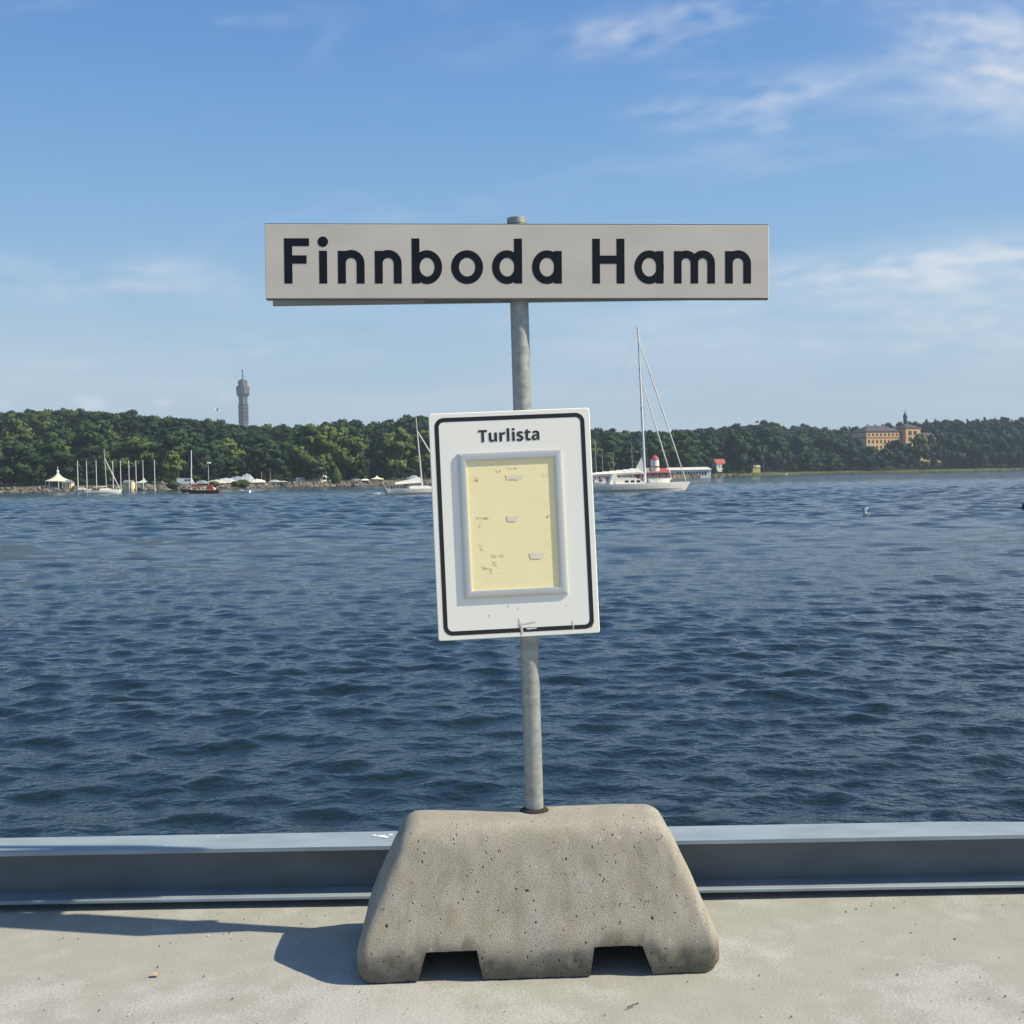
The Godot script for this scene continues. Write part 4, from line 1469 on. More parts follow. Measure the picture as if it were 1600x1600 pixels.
func make_boats() -> void:
	var hullw := paint("hull_white", Color(0.80, 0.79, 0.74), 0.35)
	var deckw := paint("deck_white", Color(0.72, 0.71, 0.66), 0.5)
	var sail := paint("sail_cover", Color(0.74, 0.73, 0.68), 0.75)
	var alu := paint("mast_white", Color(0.76, 0.76, 0.75), 0.4)
	var wire := paint("rigging", Color(0.30, 0.31, 0.32), 0.5)
	var glass := paint("far_glass", Color.WHITE)
	# the big white yacht
	var t := thing("white_yacht", "big white sailing yacht with tall mast and two furled headsails, right of the board", "yacht", spot(988.0, 188.0, 0.0), 0.22)
	obj("hull", hull_shape(17.6, 4.4, 1.25, 0.9, 0.3), hullw, t)
	var s := Shape.new()
	block(s, -8.4, 8.6, -0.05, 0.10, -2.05, -2.02)
	s = cabin_shape(-3.1, 1.9, 1.2, 1.0, 2.6)
	var cab := obj("cabin", s, deckw, t)
	for k in 3:
		s = Shape.new()
		block(s, -1.55 + 0.95 * k, -0.95 + 0.95 * k, 1.45, 1.78, 1.28, 1.32)
		obj("window", s, glass, cab)
	s = Shape.new()
	s.prism(PackedVector2Array([Vector2(-4.0, 1.2), Vector2(-2.4, 1.2), Vector2(-2.5, 2.0), Vector2(-3.0, 2.75), Vector2(-3.5, 2.7)]), -1.2, 1.2)
	obj("spray_hood", s, sail, t)
	s = Shape.new()
	s.tube(Vector3(2.2, 1.2, 0), Vector3(1.35, 25.3, 0), 0.20, 0.12, 10)
	var mast := obj("mast", s, alu, t)
	for e in [[6.6, 1.15], [13.0, 0.9], [19.0, 0.65]]:
		s = Shape.new()
		s.tube(Vector3(2.2 - e[0] * 0.035, e[0], -e[1]), Vector3(2.2 - e[0] * 0.035, e[0], e[1]), 0.06, 0.06, 5)
		obj("spreader", s, alu, mast)
	s = Shape.new()
	s.tube(Vector3(1.35, 25.3, 0), Vector3(0.75, 25.5, 0), 0.05, 0.05, 5)
	s.tube(Vector3(1.3, 25.3, 0), Vector3(1.3, 26.1, 0), 0.03, 0.02, 5)
	obj("masthead", s, wire, mast)
	s = Shape.new()
	s.tube(Vector3(2.0, 2.9, 0), Vector3(-7.2, 2.65, 0), 0.13, 0.12, 8)
	obj("boom", s, alu, t)
	s = Shape.new()
	for k in 8:
		var a := k / 8.0
		var b := (k + 1) / 8.0
		var ra := lerpf(0.62, 0.22, pow(a, 0.6)) + (1.5 * maxf(0.0, 0.12 - a) / 0.12 if a < 0.12 else 0.0)
		var rb := lerpf(0.62, 0.22, pow(b, 0.6))
		for z in [-1.0, 1.0]:
			s.quad(Vector3(lerpf(1.85, -7.0, a), 3.0 - 0.03 * k, z * 0.22), Vector3(lerpf(1.85, -7.0, b), 3.0 - 0.03 * (k + 1), z * 0.22), Vector3(lerpf(1.85, -7.0, b), 3.0 + rb * 1.5 - 0.04 * k, 0), Vector3(lerpf(1.85, -7.0, a), 3.0 + ra * 1.3 - 0.04 * k, 0), Vector3(0, 0.4, z))
	obj("sail_cover", s, sail, t)
	obj("furled_headsail", furled(Vector3(1.45, 23.6, 0), Vector3(8.9, 1.6, 0), 0.085), sail, t)
	obj("furled_headsail", furled(Vector3(1.65, 18.0, 0), Vector3(6.6, 1.7, 0), 0.08), sail, t)
	s = Shape.new()
	s.tube(Vector3(1.35, 25.2, 0), Vector3(-8.4, 1.6, 0), 0.007, 0.007, 4, false)
	for z in [-1.9, 1.9]:
		s.path([Vector3(2.1, 1.3, z), Vector3(1.9, 13.0, z * 0.45), Vector3(1.4, 24.6, 0)], 0.018, 4)
	obj("stays", s, wire, t)
	s = Shape.new()
	for z in [-1.0, 1.0]:
		var line := []
		for k in 8:
			var x := -8.3 + 2.35 * k
			var half := 1.95 * (1.0 if k < 4 else 1.0 - pow((k - 3.4) / 4.0, 2.2))
			line.append(Vector3(x, 2.0, half * z))
			s.tube(Vector3(x, 1.25, half * z), Vector3(x, 2.0, half * z), 0.02, 0.02, 4, false)
		s.path(line, 0.015, 4)
	obj("guard_rail", s, wire, t)
	s = Shape.new()
	for k in 3:
		s.ball(Vector3(-6.5 + 1.4 * k, 2.0, 0.6 - 0.5 * k), Vector3(0.35, 0.45, 0.3), 4, 7)
	obj("cockpit_bags", s, paint("tarp_navy", Color(0.10, 0.11, 0.14), 0.7), t).set_meta("kind", "stuff")
	# tender on the fore deck
	var ten := thing("deck_tender", "white tender lying on the fore deck of the big yacht", "dinghy", t.transform * Vector3(4.5, 1.42, 0.0), 0.22)
	obj("hull", hull_shape(3.4, 1.5, 0.55, 0.3, 0.0), hullw, ten)
	s = Shape.new()
	block(s, -1.3, -0.7, 0.5, 0.85, -0.3, 0.3)
	obj("outboard_motor", s, paint("tarp_navy", Color.WHITE), ten)

	# small masts behind the yacht
	var k2 := 0
	for e in [[932.5, 330.0, 12.0, "first"], [943.5, 420.0, 10.4, "second"], [961.0, 450.0, 10.8, "third"], [990.0, 460.0, 14.5, "fourth"]]:
		var b := thing("moored_sloop", "small moored sailboat behind the big yacht's boom, %s from the board" % e[3], "sailboat", spot(e[0] - 3.0, e[1], 0.0), 0.15, "small sailboats behind the big yacht")
		obj("hull", hull_shape(7.0, 2.3, 0.8, 0.4, 0.1), hullw, b)
		obj("cabin", cabin_shape(-1.5, 1.5, 0.75, 0.5, 1.5), deckw, b)
		s = Shape.new()
		s.tube(Vector3(0.6, 0.7, 0), Vector3(0.35, e[2], 0), 0.10, 0.07, 6)
		s.tube(Vector3(0.5, e[2] * 0.6, -0.5), Vector3(0.5, e[2] * 0.6, 0.5), 0.04, 0.04, 4)
		obj("mast", s, paint("mast_grey_pale", Color(0.42, 0.44, 0.46), 0.5), b)
		k2 += 1

	# sloop beside the board
	t = thing("anchored_sloop", "white sloop at anchor with furled jib, half hidden by the board", "sailboat", spot(656.0, 198.0, 0.0), 0.28)
	obj("hull", hull_shape(10.6, 3.2, 1.0, 0.8, -0.5), hullw, t)
	obj("cabin", cabin_shape(-1.8, 2.8, 0.95, 0.5, 1.9), deckw, t)
	s = Shape.new()
	s.tube(Vector3(0.5, 0.9, 0), Vector3(-0.35, 12.6, 0), 0.12, 0.08, 8)
	mast = obj("mast", s, alu, t)
	s = Shape.new()
	s.tube(Vector3(0.05, 7.4, -0.7), Vector3(0.05, 7.4, 0.7), 0.04, 0.04, 5)
	obj("spreader", s, alu, mast)
	s = Shape.new()
	s.tube(Vector3(0.4, 2.0, 0), Vector3(-4.1, 1.75, 0), 0.09, 0.08, 6)
	obj("boom", s, alu, t)
	s = Shape.new()
	for z in [-1.0, 1.0]:
		s.quad(Vector3(0.3, 2.0, z * 0.16), Vector3(-4.0, 1.8, z * 0.16), Vector3(-4.0, 2.05, 0), Vector3(0.3, 2.9, 0), Vector3(0, 0.4, z))
	obj("sail_cover", s, sail, t)
	obj("furled_jib", furled(Vector3(-0.15, 10.4, 0), Vector3(5.3, 1.1, 0), 0.11), sail, t)
	s = Shape.new()
	s.tube(Vector3(-0.35, 12.6, 0), Vector3(-5.0, 1.0, 0), 0.014, 0.014, 4, false)
	for z in [-1.4, 1.4]:
		s.path([Vector3(0.4, 1.0, z), Vector3(0.05, 7.4, z * 0.5), Vector3(-0.3, 12.3, 0)], 0.014, 4)
	obj("stays", s, wire, t)
	s = Shape.new()
	for z in [-1.0, 1.0]:
		s.path([Vector3(-5.2, 1.0, z * 1.1), Vector3(-5.2, 1.7, z * 1.1), Vector3(-3.6, 1.7, z * 1.35), Vector3(-3.6, 1.0, z * 1.35)], 0.03, 4)
	obj("pushpit", s, wire, t)
	person_in_boat(Vector3(-4.6, 0.75, 0.3), t)
	var flag := Shape.new()
	flag.tube(Vector3(-5.5, 1.0, 0), Vector3(-6.1, 2.2, 0), 0.025, 0.02, 4)
	obj("flag_staff", flag, alu, t)

	# inflatable tender behind the sloop
	t = thing("tender", "small white rowing tender floating behind the anchored sloop", "dinghy", spot(583.0, 206.0, 0.0), 0.1)
	obj("hull", hull_shape(2.4, 1.1, 0.30, 0.2, 0.0), hullw, t)
	s = Shape.new()
	block(s, -0.2, 0.1, 0.30, 0.36, -0.45, 0.45)
	obj("seat", s, paint("grey_plank", Color.WHITE), t)
	t = thing("dinghy", "white dinghy with raised bow afloat below the lookout tower", "dinghy", spot(384.0, 276.0, 0.0), PI - 0.3)
	obj("hull", hull_shape(2.4, 1.2, 0.42, 0.4, 0.0, 0.9), hullw, t)
	s = Shape.new()
	block(s, -0.3, 0.0, 0.42, 0.50, -0.5, 0.5)
	obj("seat", s, paint("grey_plank", Color.WHITE), t)

	# red motor sailer
	t = thing("red_motor_sailer", "dark hulled motor sailer with cream cabin, red cover and two masts", "boat", spot(315.0, 279.0, 0.0), PI + 0.12)
	obj("hull", hull_shape(8.4, 2.7, 0.75, 0.5, 0.1, 0.5), paint("hull_brown", Color(0.13, 0.055, 0.035), 0.5), t)
	s = cabin_shape(-3.2, 1.6, 0.70, 0.62, 2.0)
	cab = obj("cabin", s, paint("cream_cabin", Color(0.78, 0.70, 0.52), 0.5), t)
	for k in 4:
		s = Shape.new()
		block(s, -2.4 + 0.8 * k, -2.0 + 0.8 * k, 0.95, 1.2, -1.03, -0.99)
		obj("window", s, glass, cab)
	s = Shape.new()
	s.prism(PackedVector2Array([Vector2(-2.9, 0.9), Vector2(-1.3, 0.95), Vector2(-1.5, 1.9), Vector2(-2.6, 1.85)]), -1.05, 1.05)
	obj("wheelhouse_cover", s, paint("red_canvas", Color(0.36, 0.05, 0.05), 0.7), t)
	s = Shape.new()
	s.prism(PackedVector2Array([Vector2(2.2, 1.65), Vector2(-0.9, 1.65), Vector2(-0.9, 1.9), Vector2(2.2, 2.1)]), -0.2, 0.2)
	obj("sail_cover", s, paint("red_canvas", Color.WHITE), t)
	s = Shape.new()
	s.tube(Vector3(2.2, 0.7, 0), Vector3(2.0, 10.0, 0), 0.15, 0.10, 8)
	obj("main_mast", s, alu, t)
	s = Shape.new()
	s.tube(Vector3(-1.75, 1.8, 0), Vector3(-1.75, 7.2, 0), 0.10, 0.08, 6)
	var miz := obj("mizzen_mast", s, paint("mast_grey_pale", Color.WHITE), t)
	s = Shape.new()
	s.box(Vector3(-1.9, 7.0, 0), Vector3(0.9, 0.4, 0.5), Basis(), 0.08)
	obj("radar", s, hullw, miz)
	s = Shape.new()
	s.tube(Vector3(-2.0, 10.0, 0) * Vector3(-1, 1, 1), Vector3(4.4, 0.9, 0), 0.015, 0.015, 4, false)
	s.tube(Vector3(2.0, 10.0, 0), Vector3(-3.8, 1.2, 0), 0.015, 0.015, 4, false)
	obj("stays", s, wire, t)
	t = thing("grey_skiff", "low grey skiff afloat at the red boat's bow", "dinghy", spot(290.0, 275.0, 0.0), 0.05)
	obj("hull", hull_shape(1.6, 0.9, 0.22, 0.1, 0.0), paint("hull_grey", Color(0.5, 0.5, 0.48), 0.5), t)

	# sailboat with maroon cover by the jetty
	t = thing("moored_sailboat", "white sailboat with maroon cockpit cover moored by the jetty", "sailboat", spot(165.0, 312.0, 0.0), 0.3)
	obj("hull", hull_shape(7.6, 2.6, 0.95, 0.5, -0.2), hullw, t)
	obj("cabin", cabin_shape(-1.4, 2.2, 0.9, 0.55, 1.7), deckw, t)
	s = Shape.new()
	s.prism(PackedVector2Array([Vector2(-3.6, 0.85), Vector2(-1.3, 0.95), Vector2(-1.3, 1.45), Vector2(-2.4, 1.35), Vector2(-3.5, 1.0)]), -1.0, 1.0)
	obj("cockpit_cover", s, paint("maroon_canvas", Color(0.13, 0.03, 0.04), 0.8), t)
	s = Shape.new()
	s.tube(Vector3(0.4, 0.9, 0), Vector3(0.0, 11.6, 0), 0.13, 0.09, 8)
	obj("mast", s, paint("mast_grey_pale", Color.WHITE), t)
	s = Shape.new()
	s.tube(Vector3(0.35, 1.9, 0), Vector3(-2.9, 1.7, 0), 0.12, 0.1, 6)
	obj("boom", s, deckw, t)
	obj("furled_jib", furled(Vector3(0.1, 9.2, 0), Vector3(3.7, 1.0, 0), 0.12), sail, t)
	s = Shape.new()
	s.path([Vector3(2.6, 0.95, 0.7), Vector3(2.8, 1.6, 0.6), Vector3(3.8, 1.7, 0), Vector3(2.8, 1.6, -0.6), Vector3(2.6, 0.95, -0.7)], 0.04, 4)
	obj("pulpit", s, alu, t)
	t = thing("small_sailboat", "small pale sailboat at the jetty between pavilion and larger sailboat", "sailboat", spot(130.0, 396.0, 0.0), 0.2)
	obj("hull", hull_shape(5.0, 1.9, 0.8, 0.3, 0.0), hullw, t)
	obj("cabin", cabin_shape(-1.2, 1.2, 0.75, 0.6, 1.3), deckw, t)
	t = thing("rowing_boat", "small white rowing boat drawn up at the grassy right bank", "dinghy", spot(1225.0, 840.0, 0.1), 0.1)
	obj("hull", hull_shape(6.0, 2.0, 0.7, 0.4, 0.0), hullw, t)
	s = Shape.new()
	block(s, -0.4, 0.2, 0.7, 0.8, -0.7, 0.7)
	obj("seat", s, paint("grey_plank", Color.WHITE), t)


func person_in_boat(at: Vector3, _boat: Node3D) -> void:
	# seated helmsman at the stern, ten pixels at most: one continuous lofted body
	var t := thing("person", "person in a dark jacket seated at the stern of the anchored sloop", "person", spot(656.0, 198.0, 0.0) + Basis(Vector3.UP, 0.28) * at, 0.4)
	var s := Shape.new()
	s.lathe([Vector2(0.02, 1.02), Vector2(0.085, 0.99), Vector2(0.105, 0.90), Vector2(0.095, 0.82), Vector2(0.06, 0.76), Vector2(0.065, 0.72), Vector2(0.20, 0.66), Vector2(0.225, 0.58), Vector2(0.20, 0.35), Vector2(0.19, 0.12), Vector2(0.21, 0.02), Vector2(0.1, -0.02)], 10, Vector3.ZERO, Vector3(1, 1, 0.75))
	for z in [-1.0, 1.0]:
		s.tube(Vector3(0, 0.08, z * 0.1), Vector3(0.42, 0.12, z * 0.13), 0.09, 0.07, 6)
		s.tube(Vector3(0.42, 0.12, z * 0.13), Vector3(0.45, -0.3, z * 0.13), 0.065, 0.05, 6)
		s.tube(Vector3(0, 0.6, z * 0.2), Vector3(0.1, 0.36, z * 0.27), 0.055, 0.045, 6)
		s.tube(Vector3(0.1, 0.36, z * 0.27), Vector3(0.32, 0.3, z * 0.2), 0.045, 0.035, 6)
	obj("body", s, paint("jacket", Color(0.06, 0.06, 0.09), 0.8), t)
	s = Shape.new()
	s.ball(Vector3(0.02, 0.90, 0), Vector3(0.108, 0.115, 0.09), 6, 8)
	obj("head", s, paint("skin", Color(0.45, 0.25, 0.17), 0.6), t)

# ---------------------------------------------------------------- concrete foot
func make_barrier() -> void:
	var hs := [0.0, 0.012, 0.03, 0.05, 0.07, 0.088, 0.11, 0.135, 0.16, 0.19, 0.22, 0.25, 0.28, 0.31, 0.335, 0.355, 0.372, 0.386, 0.397, 0.405, 0.409, 0.41]
	var ha := [[0.0, 0.512], [0.03, 0.526], [0.08, 0.527], [0.12, 0.517], [0.16, 0.500], [0.26, 0.458], [0.355, 0.415], [0.372, 0.407], [0.386, 0.398], [0.397, 0.387], [0.405, 0.375], [0.409, 0.362], [0.41, 0.350]]
	var hb := [[0.0, 0.228], [0.03, 0.237], [0.08, 0.237], [0.12, 0.228], [0.16, 0.210], [0.355, 0.140], [0.372, 0.133], [0.386, 0.125], [0.397, 0.116], [0.405, 0.106], [0.409, 0.095], [0.41, 0.085]]
	# slots: left and right edge at the ground and at their roof
	var slots := [[-0.351, -0.163, -0.326, -0.180], [0.144, 0.328, 0.158, 0.298]]
	var roof := 5           # row of hs at which the slots end
	var cols := []          # columns of the front: fraction, or slot index and side
	var marks := [-1.0, slots[0][2], slots[0][3], slots[1][2], slots[1][3], 1.0]
	var nz := noise(81, 7.0, 4)
	var nf := noise(82, 34.0, 3)
	var front := []         # for each column: [x at ground, x at roof height and above as a share]
	var seg := [12, 9, 20, 9, 12]
	for i in 5:
		var g0: float = [-0.47, slots[0][0], slots[0][1], slots[1][0], slots[1][1], 0.47][i]
		var g1: float = [-0.47, slots[0][0], slots[0][1], slots[1][0], slots[1][1], 0.47][i + 1]
		var r0: float = [-0.455, slots[0][2], slots[0][3], slots[1][2], slots[1][3], 0.455][i]
		var r1: float = [-0.455, slots[0][2], slots[0][3], slots[1][2], slots[1][3], 0.455][i + 1]
		for k in seg[i] + (1 if i == 4 else 0):
			var t: float = float(k) / seg[i]
			front.append([lerpf(g0, g1, t), lerpf(r0, r1, t)])
	var nfnt := front.size()
	var corner := 7
	var side := 8
	var ring := []          # rows of points round the plan
	for j in hs.size():
		var y: float = hs[j]
		var a := table(y, ha)
		var b := table(y, hb)
		var rc := minf(0.036, b * 0.36)
		var line := []
		var low := clampf(1.0 - y / hs[roof], 0.0, 1.0)
		for face in 2:
			var sgn := 1.0 if face == 0 else -1.0
			for k in nfnt:
				var f: Array = front[k] if face == 0 else front[nfnt - 1 - k]
				var share: float = f[1] / 0.455
				var x := lerpf(share * (a - rc), f[0] * (a - rc) / 0.472, low)
				if y > hs[roof]:
					x = lerpf(f[1], share * (a - rc), smoothstep(hs[roof], 0.30, y)) if absf(f[1]) < 0.454 else share * (a - rc)
				elif absf(f[1]) < 0.454:
					x = lerpf(f[1], f[0], low)
				line.append([Vector3(x, y, sgn * b), Vector3(0, 0, sgn)])
			for k in range(1, corner):
				var t := PI / 2 * k / corner
				line.append([Vector3(sgn * (a - rc + rc * sin(t)), y, sgn * (b - rc + rc * cos(t))), Vector3(sgn * sin(t), 0, sgn * cos(t))])
			for k in side + 1:
				line.append([Vector3(sgn * a, y, sgn * lerpf(b - rc, -(b - rc), float(k) / side)), Vector3(sgn, 0, 0)])
			for k in range(1, corner):
				var t := PI / 2 * k / corner
				line.append([Vector3(sgn * (a - rc + rc * cos(t)), y, -sgn * (b - rc + rc * sin(t))), Vector3(sgn * cos(t), 0, -sgn * sin(t))])
		var pts := []
		for e in line:
			var p: Vector3 = e[0]
			var bump := 0.0035 * nz.get_noise_3dv(p) + 0.0018 * nf.get_noise_3dv(p)
			if y < 0.06:
				bump -= 0.010 * maxf(0.0, nf.get_noise_3dv(p * 0.8 + Vector3(3, 1, 2))) 
			p += (e[1] as Vector3) * bump
			p.y += 0.003 * nz.get_noise_3dv(p + Vector3(9, 2, 4)) * (1.0 if y > 0.01 else 0.0)
			pts.append(p)
		ring.append(pts)
	var m: int = (ring[0] as Array).size()
	# normals from the grid
	var nrm := []
	for j in hs.size():
		var line := []
		for i in m:
			var u: Vector3 = ring[j][(i + 1) % m] - ring[j][(i - 1 + m) % m]
			var w: Vector3 = ring[mini(j + 1, hs.size() - 1)][i] - ring[maxi(j - 1, 0)][i]
			var q := u.cross(w).normalized()
			var p: Vector3 = ring[j][i]
			if q.length() < 0.5:
				q = Vector3.UP
			if q.dot(Vector3(p.x * 0.3, 0.05, p.z)) < 0.0:
				q = -q
			line.append(q)
		nrm.append(line)
	var s := Shape.new()
	var stain := noise(84, 9.0, 3)
	var runs := noise(85, 16.0, 2)
	var edge0 := [seg[0], seg[0] + seg[1] + seg[2]]      # first column of each slot on the front
	var colour := func(p: Vector3) -> Color:
		var c := Color(1.0, 1.0, 1.0)
		var v := stain.get_noise_3dv(p)
		c = c.lerp(Color(0.95, 0.90, 0.84), clampf(0.35 + 0.7 * v, 0.0, 1.0))
		var run := smoothstep(0.1, 0.5, runs.get_noise_2d(p.x * 1.4, p.y * 0.12 + p.z))
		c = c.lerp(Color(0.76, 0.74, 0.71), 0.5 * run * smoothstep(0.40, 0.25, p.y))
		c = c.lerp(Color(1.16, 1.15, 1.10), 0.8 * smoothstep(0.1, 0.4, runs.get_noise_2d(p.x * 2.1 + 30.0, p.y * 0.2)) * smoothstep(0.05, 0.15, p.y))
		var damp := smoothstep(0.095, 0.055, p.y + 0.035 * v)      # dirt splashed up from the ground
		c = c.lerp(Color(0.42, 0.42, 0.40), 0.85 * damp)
		var moss := smoothstep(0.16, 0.03, p.distance_to(Vector3(0.50, -0.01, 0.14))) * smoothstep(-0.1, 0.3, v + 0.2)
		c = c.lerp(Color(0.24, 0.29, 0.16), clampf(moss, 0.0, 0.75))
		# pale run under the pole, and grime that has crept up from the edges of the slots
		var washed := exp(-pow((p.x - 0.0 + 0.02 * v) / 0.035, 2.0)) * smoothstep(0.03, 0.12, p.y) * signf(maxf(0.0, p.z))
		c = c.lerp(Color(1.22, 1.20, 1.16), 0.55 * washed)
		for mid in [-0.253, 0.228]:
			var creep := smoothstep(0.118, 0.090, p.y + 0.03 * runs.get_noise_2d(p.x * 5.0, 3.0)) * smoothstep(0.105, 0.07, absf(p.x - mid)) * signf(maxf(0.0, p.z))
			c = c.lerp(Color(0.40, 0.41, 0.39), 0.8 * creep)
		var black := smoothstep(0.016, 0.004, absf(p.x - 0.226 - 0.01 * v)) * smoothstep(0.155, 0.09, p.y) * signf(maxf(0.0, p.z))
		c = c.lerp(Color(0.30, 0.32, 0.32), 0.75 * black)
		return c
	for j in hs.size() - 1:
		for i in m:
			var hole := false
			if j < roof:
				for q in 2:
					var c0: int = edge0[q]
					var c1: int = c0 + seg[1 if q == 0 else 3]
					if i >= c0 and i < c1:
						hole = true
					var back := nfnt + 2 * (corner - 1) + side + 1      # first column of the back
					var bi := i - back
					if bi >= 0 and bi < nfnt - 1:
						var fi := nfnt - 2 - bi
						if fi >= c0 and fi < c1:
							hole = true
			if hole:
				continue
			var k := (i + 1) % m
			var ps := [ring[j][i], ring[j][k], ring[j + 1][k], ring[j + 1][i]]
			var ns := [nrm[j][i], nrm[j][k], nrm[j + 1][k], nrm[j + 1][i]]
			var start := s.v.size()
			s.squad(ps, ns)
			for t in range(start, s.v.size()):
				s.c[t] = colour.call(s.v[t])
	# top
	var topc := Vector3(0, 0.4105, 0)
	for i in m:
		var k := (i + 1) % m
		var start := s.v.size()
		s.tri(topc, ring[-1][i], ring[-1][k], Vector3.UP, Vector3.UP, Vector3.UP)
		for t in range(start, s.v.size()):
			s.c[t] = colour.call(s.v[t])
	# inside of the two slots
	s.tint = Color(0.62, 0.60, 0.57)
	var back0 := nfnt + 2 * (corner - 1) + side + 1
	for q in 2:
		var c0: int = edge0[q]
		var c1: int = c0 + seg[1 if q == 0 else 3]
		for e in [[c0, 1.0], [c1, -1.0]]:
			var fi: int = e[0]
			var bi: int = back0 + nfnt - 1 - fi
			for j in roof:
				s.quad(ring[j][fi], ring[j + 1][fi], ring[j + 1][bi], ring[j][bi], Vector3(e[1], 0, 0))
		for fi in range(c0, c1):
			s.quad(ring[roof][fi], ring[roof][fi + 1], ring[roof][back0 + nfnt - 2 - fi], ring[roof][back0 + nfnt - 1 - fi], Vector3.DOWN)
	var o := obj("concrete_foot", s, mats["barrier"])
	tag(o, "pitted concrete block with two lifting slots that carries the sign pole", "concrete block")
	o.position = Vector3(0.049, 0.002, -3.665)
	o.rotation.y = deg_to_rad(2.0)


# ---------------------------------------------------------------- pole and sign
func make_sign() -> void:
	var foot := Vector3(0.0535, 0.408, -3.712)
	var head := Vector3(0.0305, 2.246, -3.758)
	var t := thing("sign_pole", "galvanised round steel pole standing in the concrete block", "pole", foot)
	var up := (head - foot)
	var s := Shape.new()
	s.tube(Vector3(0, -0.02, 0), up, 0.0285, 0.0285, 28, false)
	obj("tube", s, mats["zinc"], t)
	s = Shape.new()
	s.xf = Transform3D(Basis(), up)
	s.lathe([Vector2(0.001, 0.003), Vector2(0.026, 0.002), Vector2(0.0305, -0.001), Vector2(0.0305, -0.018), Vector2(0.029, -0.02)], 28)
	obj("cap", s, mats["zinc"], t)
	s = Shape.new()
	s.lathe([Vector2(0.0286, 0.014), Vector2(0.034, 0.012), Vector2(0.043, 0.008), Vector2(0.0455, 0.003), Vector2(0.0455, -0.006)], 28)
	obj("collar", s, paint("rubber", Color.WHITE), t)

	# name sign: two panels in a V round the pole
	t = thing("harbour_name_sign", "long grey harbour name sign with dark letters on top of the pole", "sign", Vector3(0.0352, 2.1035, -3.703))
	t.rotation = Vector3(0.0, deg_to_rad(2.4), deg_to_rad(-0.60))
	var w := 1.539
	var h := 0.2235
	var face := paint("sign_silver", Color(0.70, 0.64, 0.575), 0.5, 0.0)
	var wear := Image.create(256, 256, false, Image.FORMAT_RGB8)
	var w1 := noise(101, 0.03, 4)
	var w2 := noise(102, 0.012, 3)
	for y in 256:
		for x in 256:
			var v := 1.0 + 0.015 * w1.get_noise_2d(x * 0.5, y * 0.12) + 0.03 * w2.get_noise_2d(x, y)
			wear.set_pixel(x, y, Color(minf(1.0, 0.93 * v), minf(1.0, 0.93 * v), minf(1.0, 0.92 * v)))
	face.albedo_texture = ImageTexture.create_from_image(wear)
	face.uv1_triplanar = true
	face.uv1_scale = Vector3(1.1, 1.9, 1.0)
	var edge := paint("sign_edge", Color(0.12, 0.125, 0.13), 0.5)
	var inside := paint("sign_inside", Color(0.20, 0.22, 0.22), 0.55, 0.3)
	s = Shape.new()
	s.box(Vector3(0, 0, -0.006), Vector3(w, h, 0.012), Basis(), 0.0015)
	var front := obj("front_panel", s, face, t)
	s = Shape.new()
	s.box(Vector3(0, -h / 2 - 0.0025, -0.010), Vector3(w - 0.002, 0.004, 0.018), Basis(), 0.0015)
	s.box(Vector3(0, h / 2 + 0.0015, -0.010), Vector3(w - 0.002, 0.002, 0.018))
	obj("rail", s, edge, front)
	var turn := Basis(Vector3.UP, deg_to_rad(-5.3))
	s = Shape.new()
	var hinge := Vector3(w / 2 - 0.01, 0, -0.016)
	s.xf = Transform3D(turn, hinge)
	s.box(Vector3(-w / 2, 0, -0.008), Vector3(w, h, 0.010), Basis(), 0.0015)
	obj("rear_panel", s, inside, t)
	for k in 2:
		s = Shape.new()
		s.box(Vector3(-0.03 + 0.0, -0.06 + 0.12 * k, -0.047), Vector3(0.16, 0.028, 0.07), Basis(), 0.002)
		obj("bracket", s, mats["zinc"], t)
	# letters, measured on the panel: origin at its centre
	var ink := paint("sign_ink", Color(0.0075, 0.011, 0.019), 0.6, 0.0, 0.3)
	var u := 0.2625 * w / 787.0
	var p1 := func(x: float, y: float) -> Vector2: return Vector2((400.0 - 807.5) * w / 787.0 + x * u, (407.2 - 320.0) * w / 787.0 - y * u)
	var p2 := func(x: float, y: float) -> Vector2: return p1.call(x + 1523.8, y)
	var letter := func(parts: Array, at: Callable) -> void:
		var q := Shape.new()
		var lift := 0.0004
		for e in parts:
			if e[0] == "bar":
				var a: Vector2 = at.call(e[1], e[3])
				var b: Vector2 = at.call(e[2], e[4])
				var mid := (a + b) / 2
				q.box(Vector3(mid.x, mid.y, lift / 2), Vector3(absf(b.x - a.x), absf(b.y - a.y), lift))
			elif e[0] == "dot":
				q.prism(ellipse(at.call(e[1], e[2]), e[3] * u, e[3] * u, 0, TAU * 0.975, 39), 0.0, lift)
			elif e[0] == "ring":
				var c: Vector2 = at.call(e[1], e[2])
				q.band(ellipse(c, e[3] * u, e[4] * u), ellipse(c, e[5] * u, e[6] * u), 0.0, lift)
			elif e[0] == "arch":
				var c: Vector2 = at.call(e[1], e[2])
				q.band(ellipse(c, e[3] * u, e[3] * u, 0, PI, 24), ellipse(c, e[4] * u, e[4] * u, 0, PI, 24), 0.0, lift, false)
			lift += 0.00008
		obj("letter", q, ink, front)
	var n_parts := func(x0: float, x1: float) -> Array:
		var ri := (x1 - x0 - 94.0) / 2
		return [["bar", x0, x0 + 47, 270, 463], ["bar", x1 - 47, x1, 312 + ri, 463], ["arch", (x0 + x1) / 2, 312 + ri, ri + 47, ri]]
	letter.call([["bar", 165, 213, 197, 463], ["bar", 213, 312, 197, 243], ["bar", 213, 297, 297, 346]], p1)
	letter.call([["bar", 370, 417, 270, 463], ["dot", 393, 217, 31.0]], p1)
	letter.call(n_parts.call(480.0, 637.0), p1)
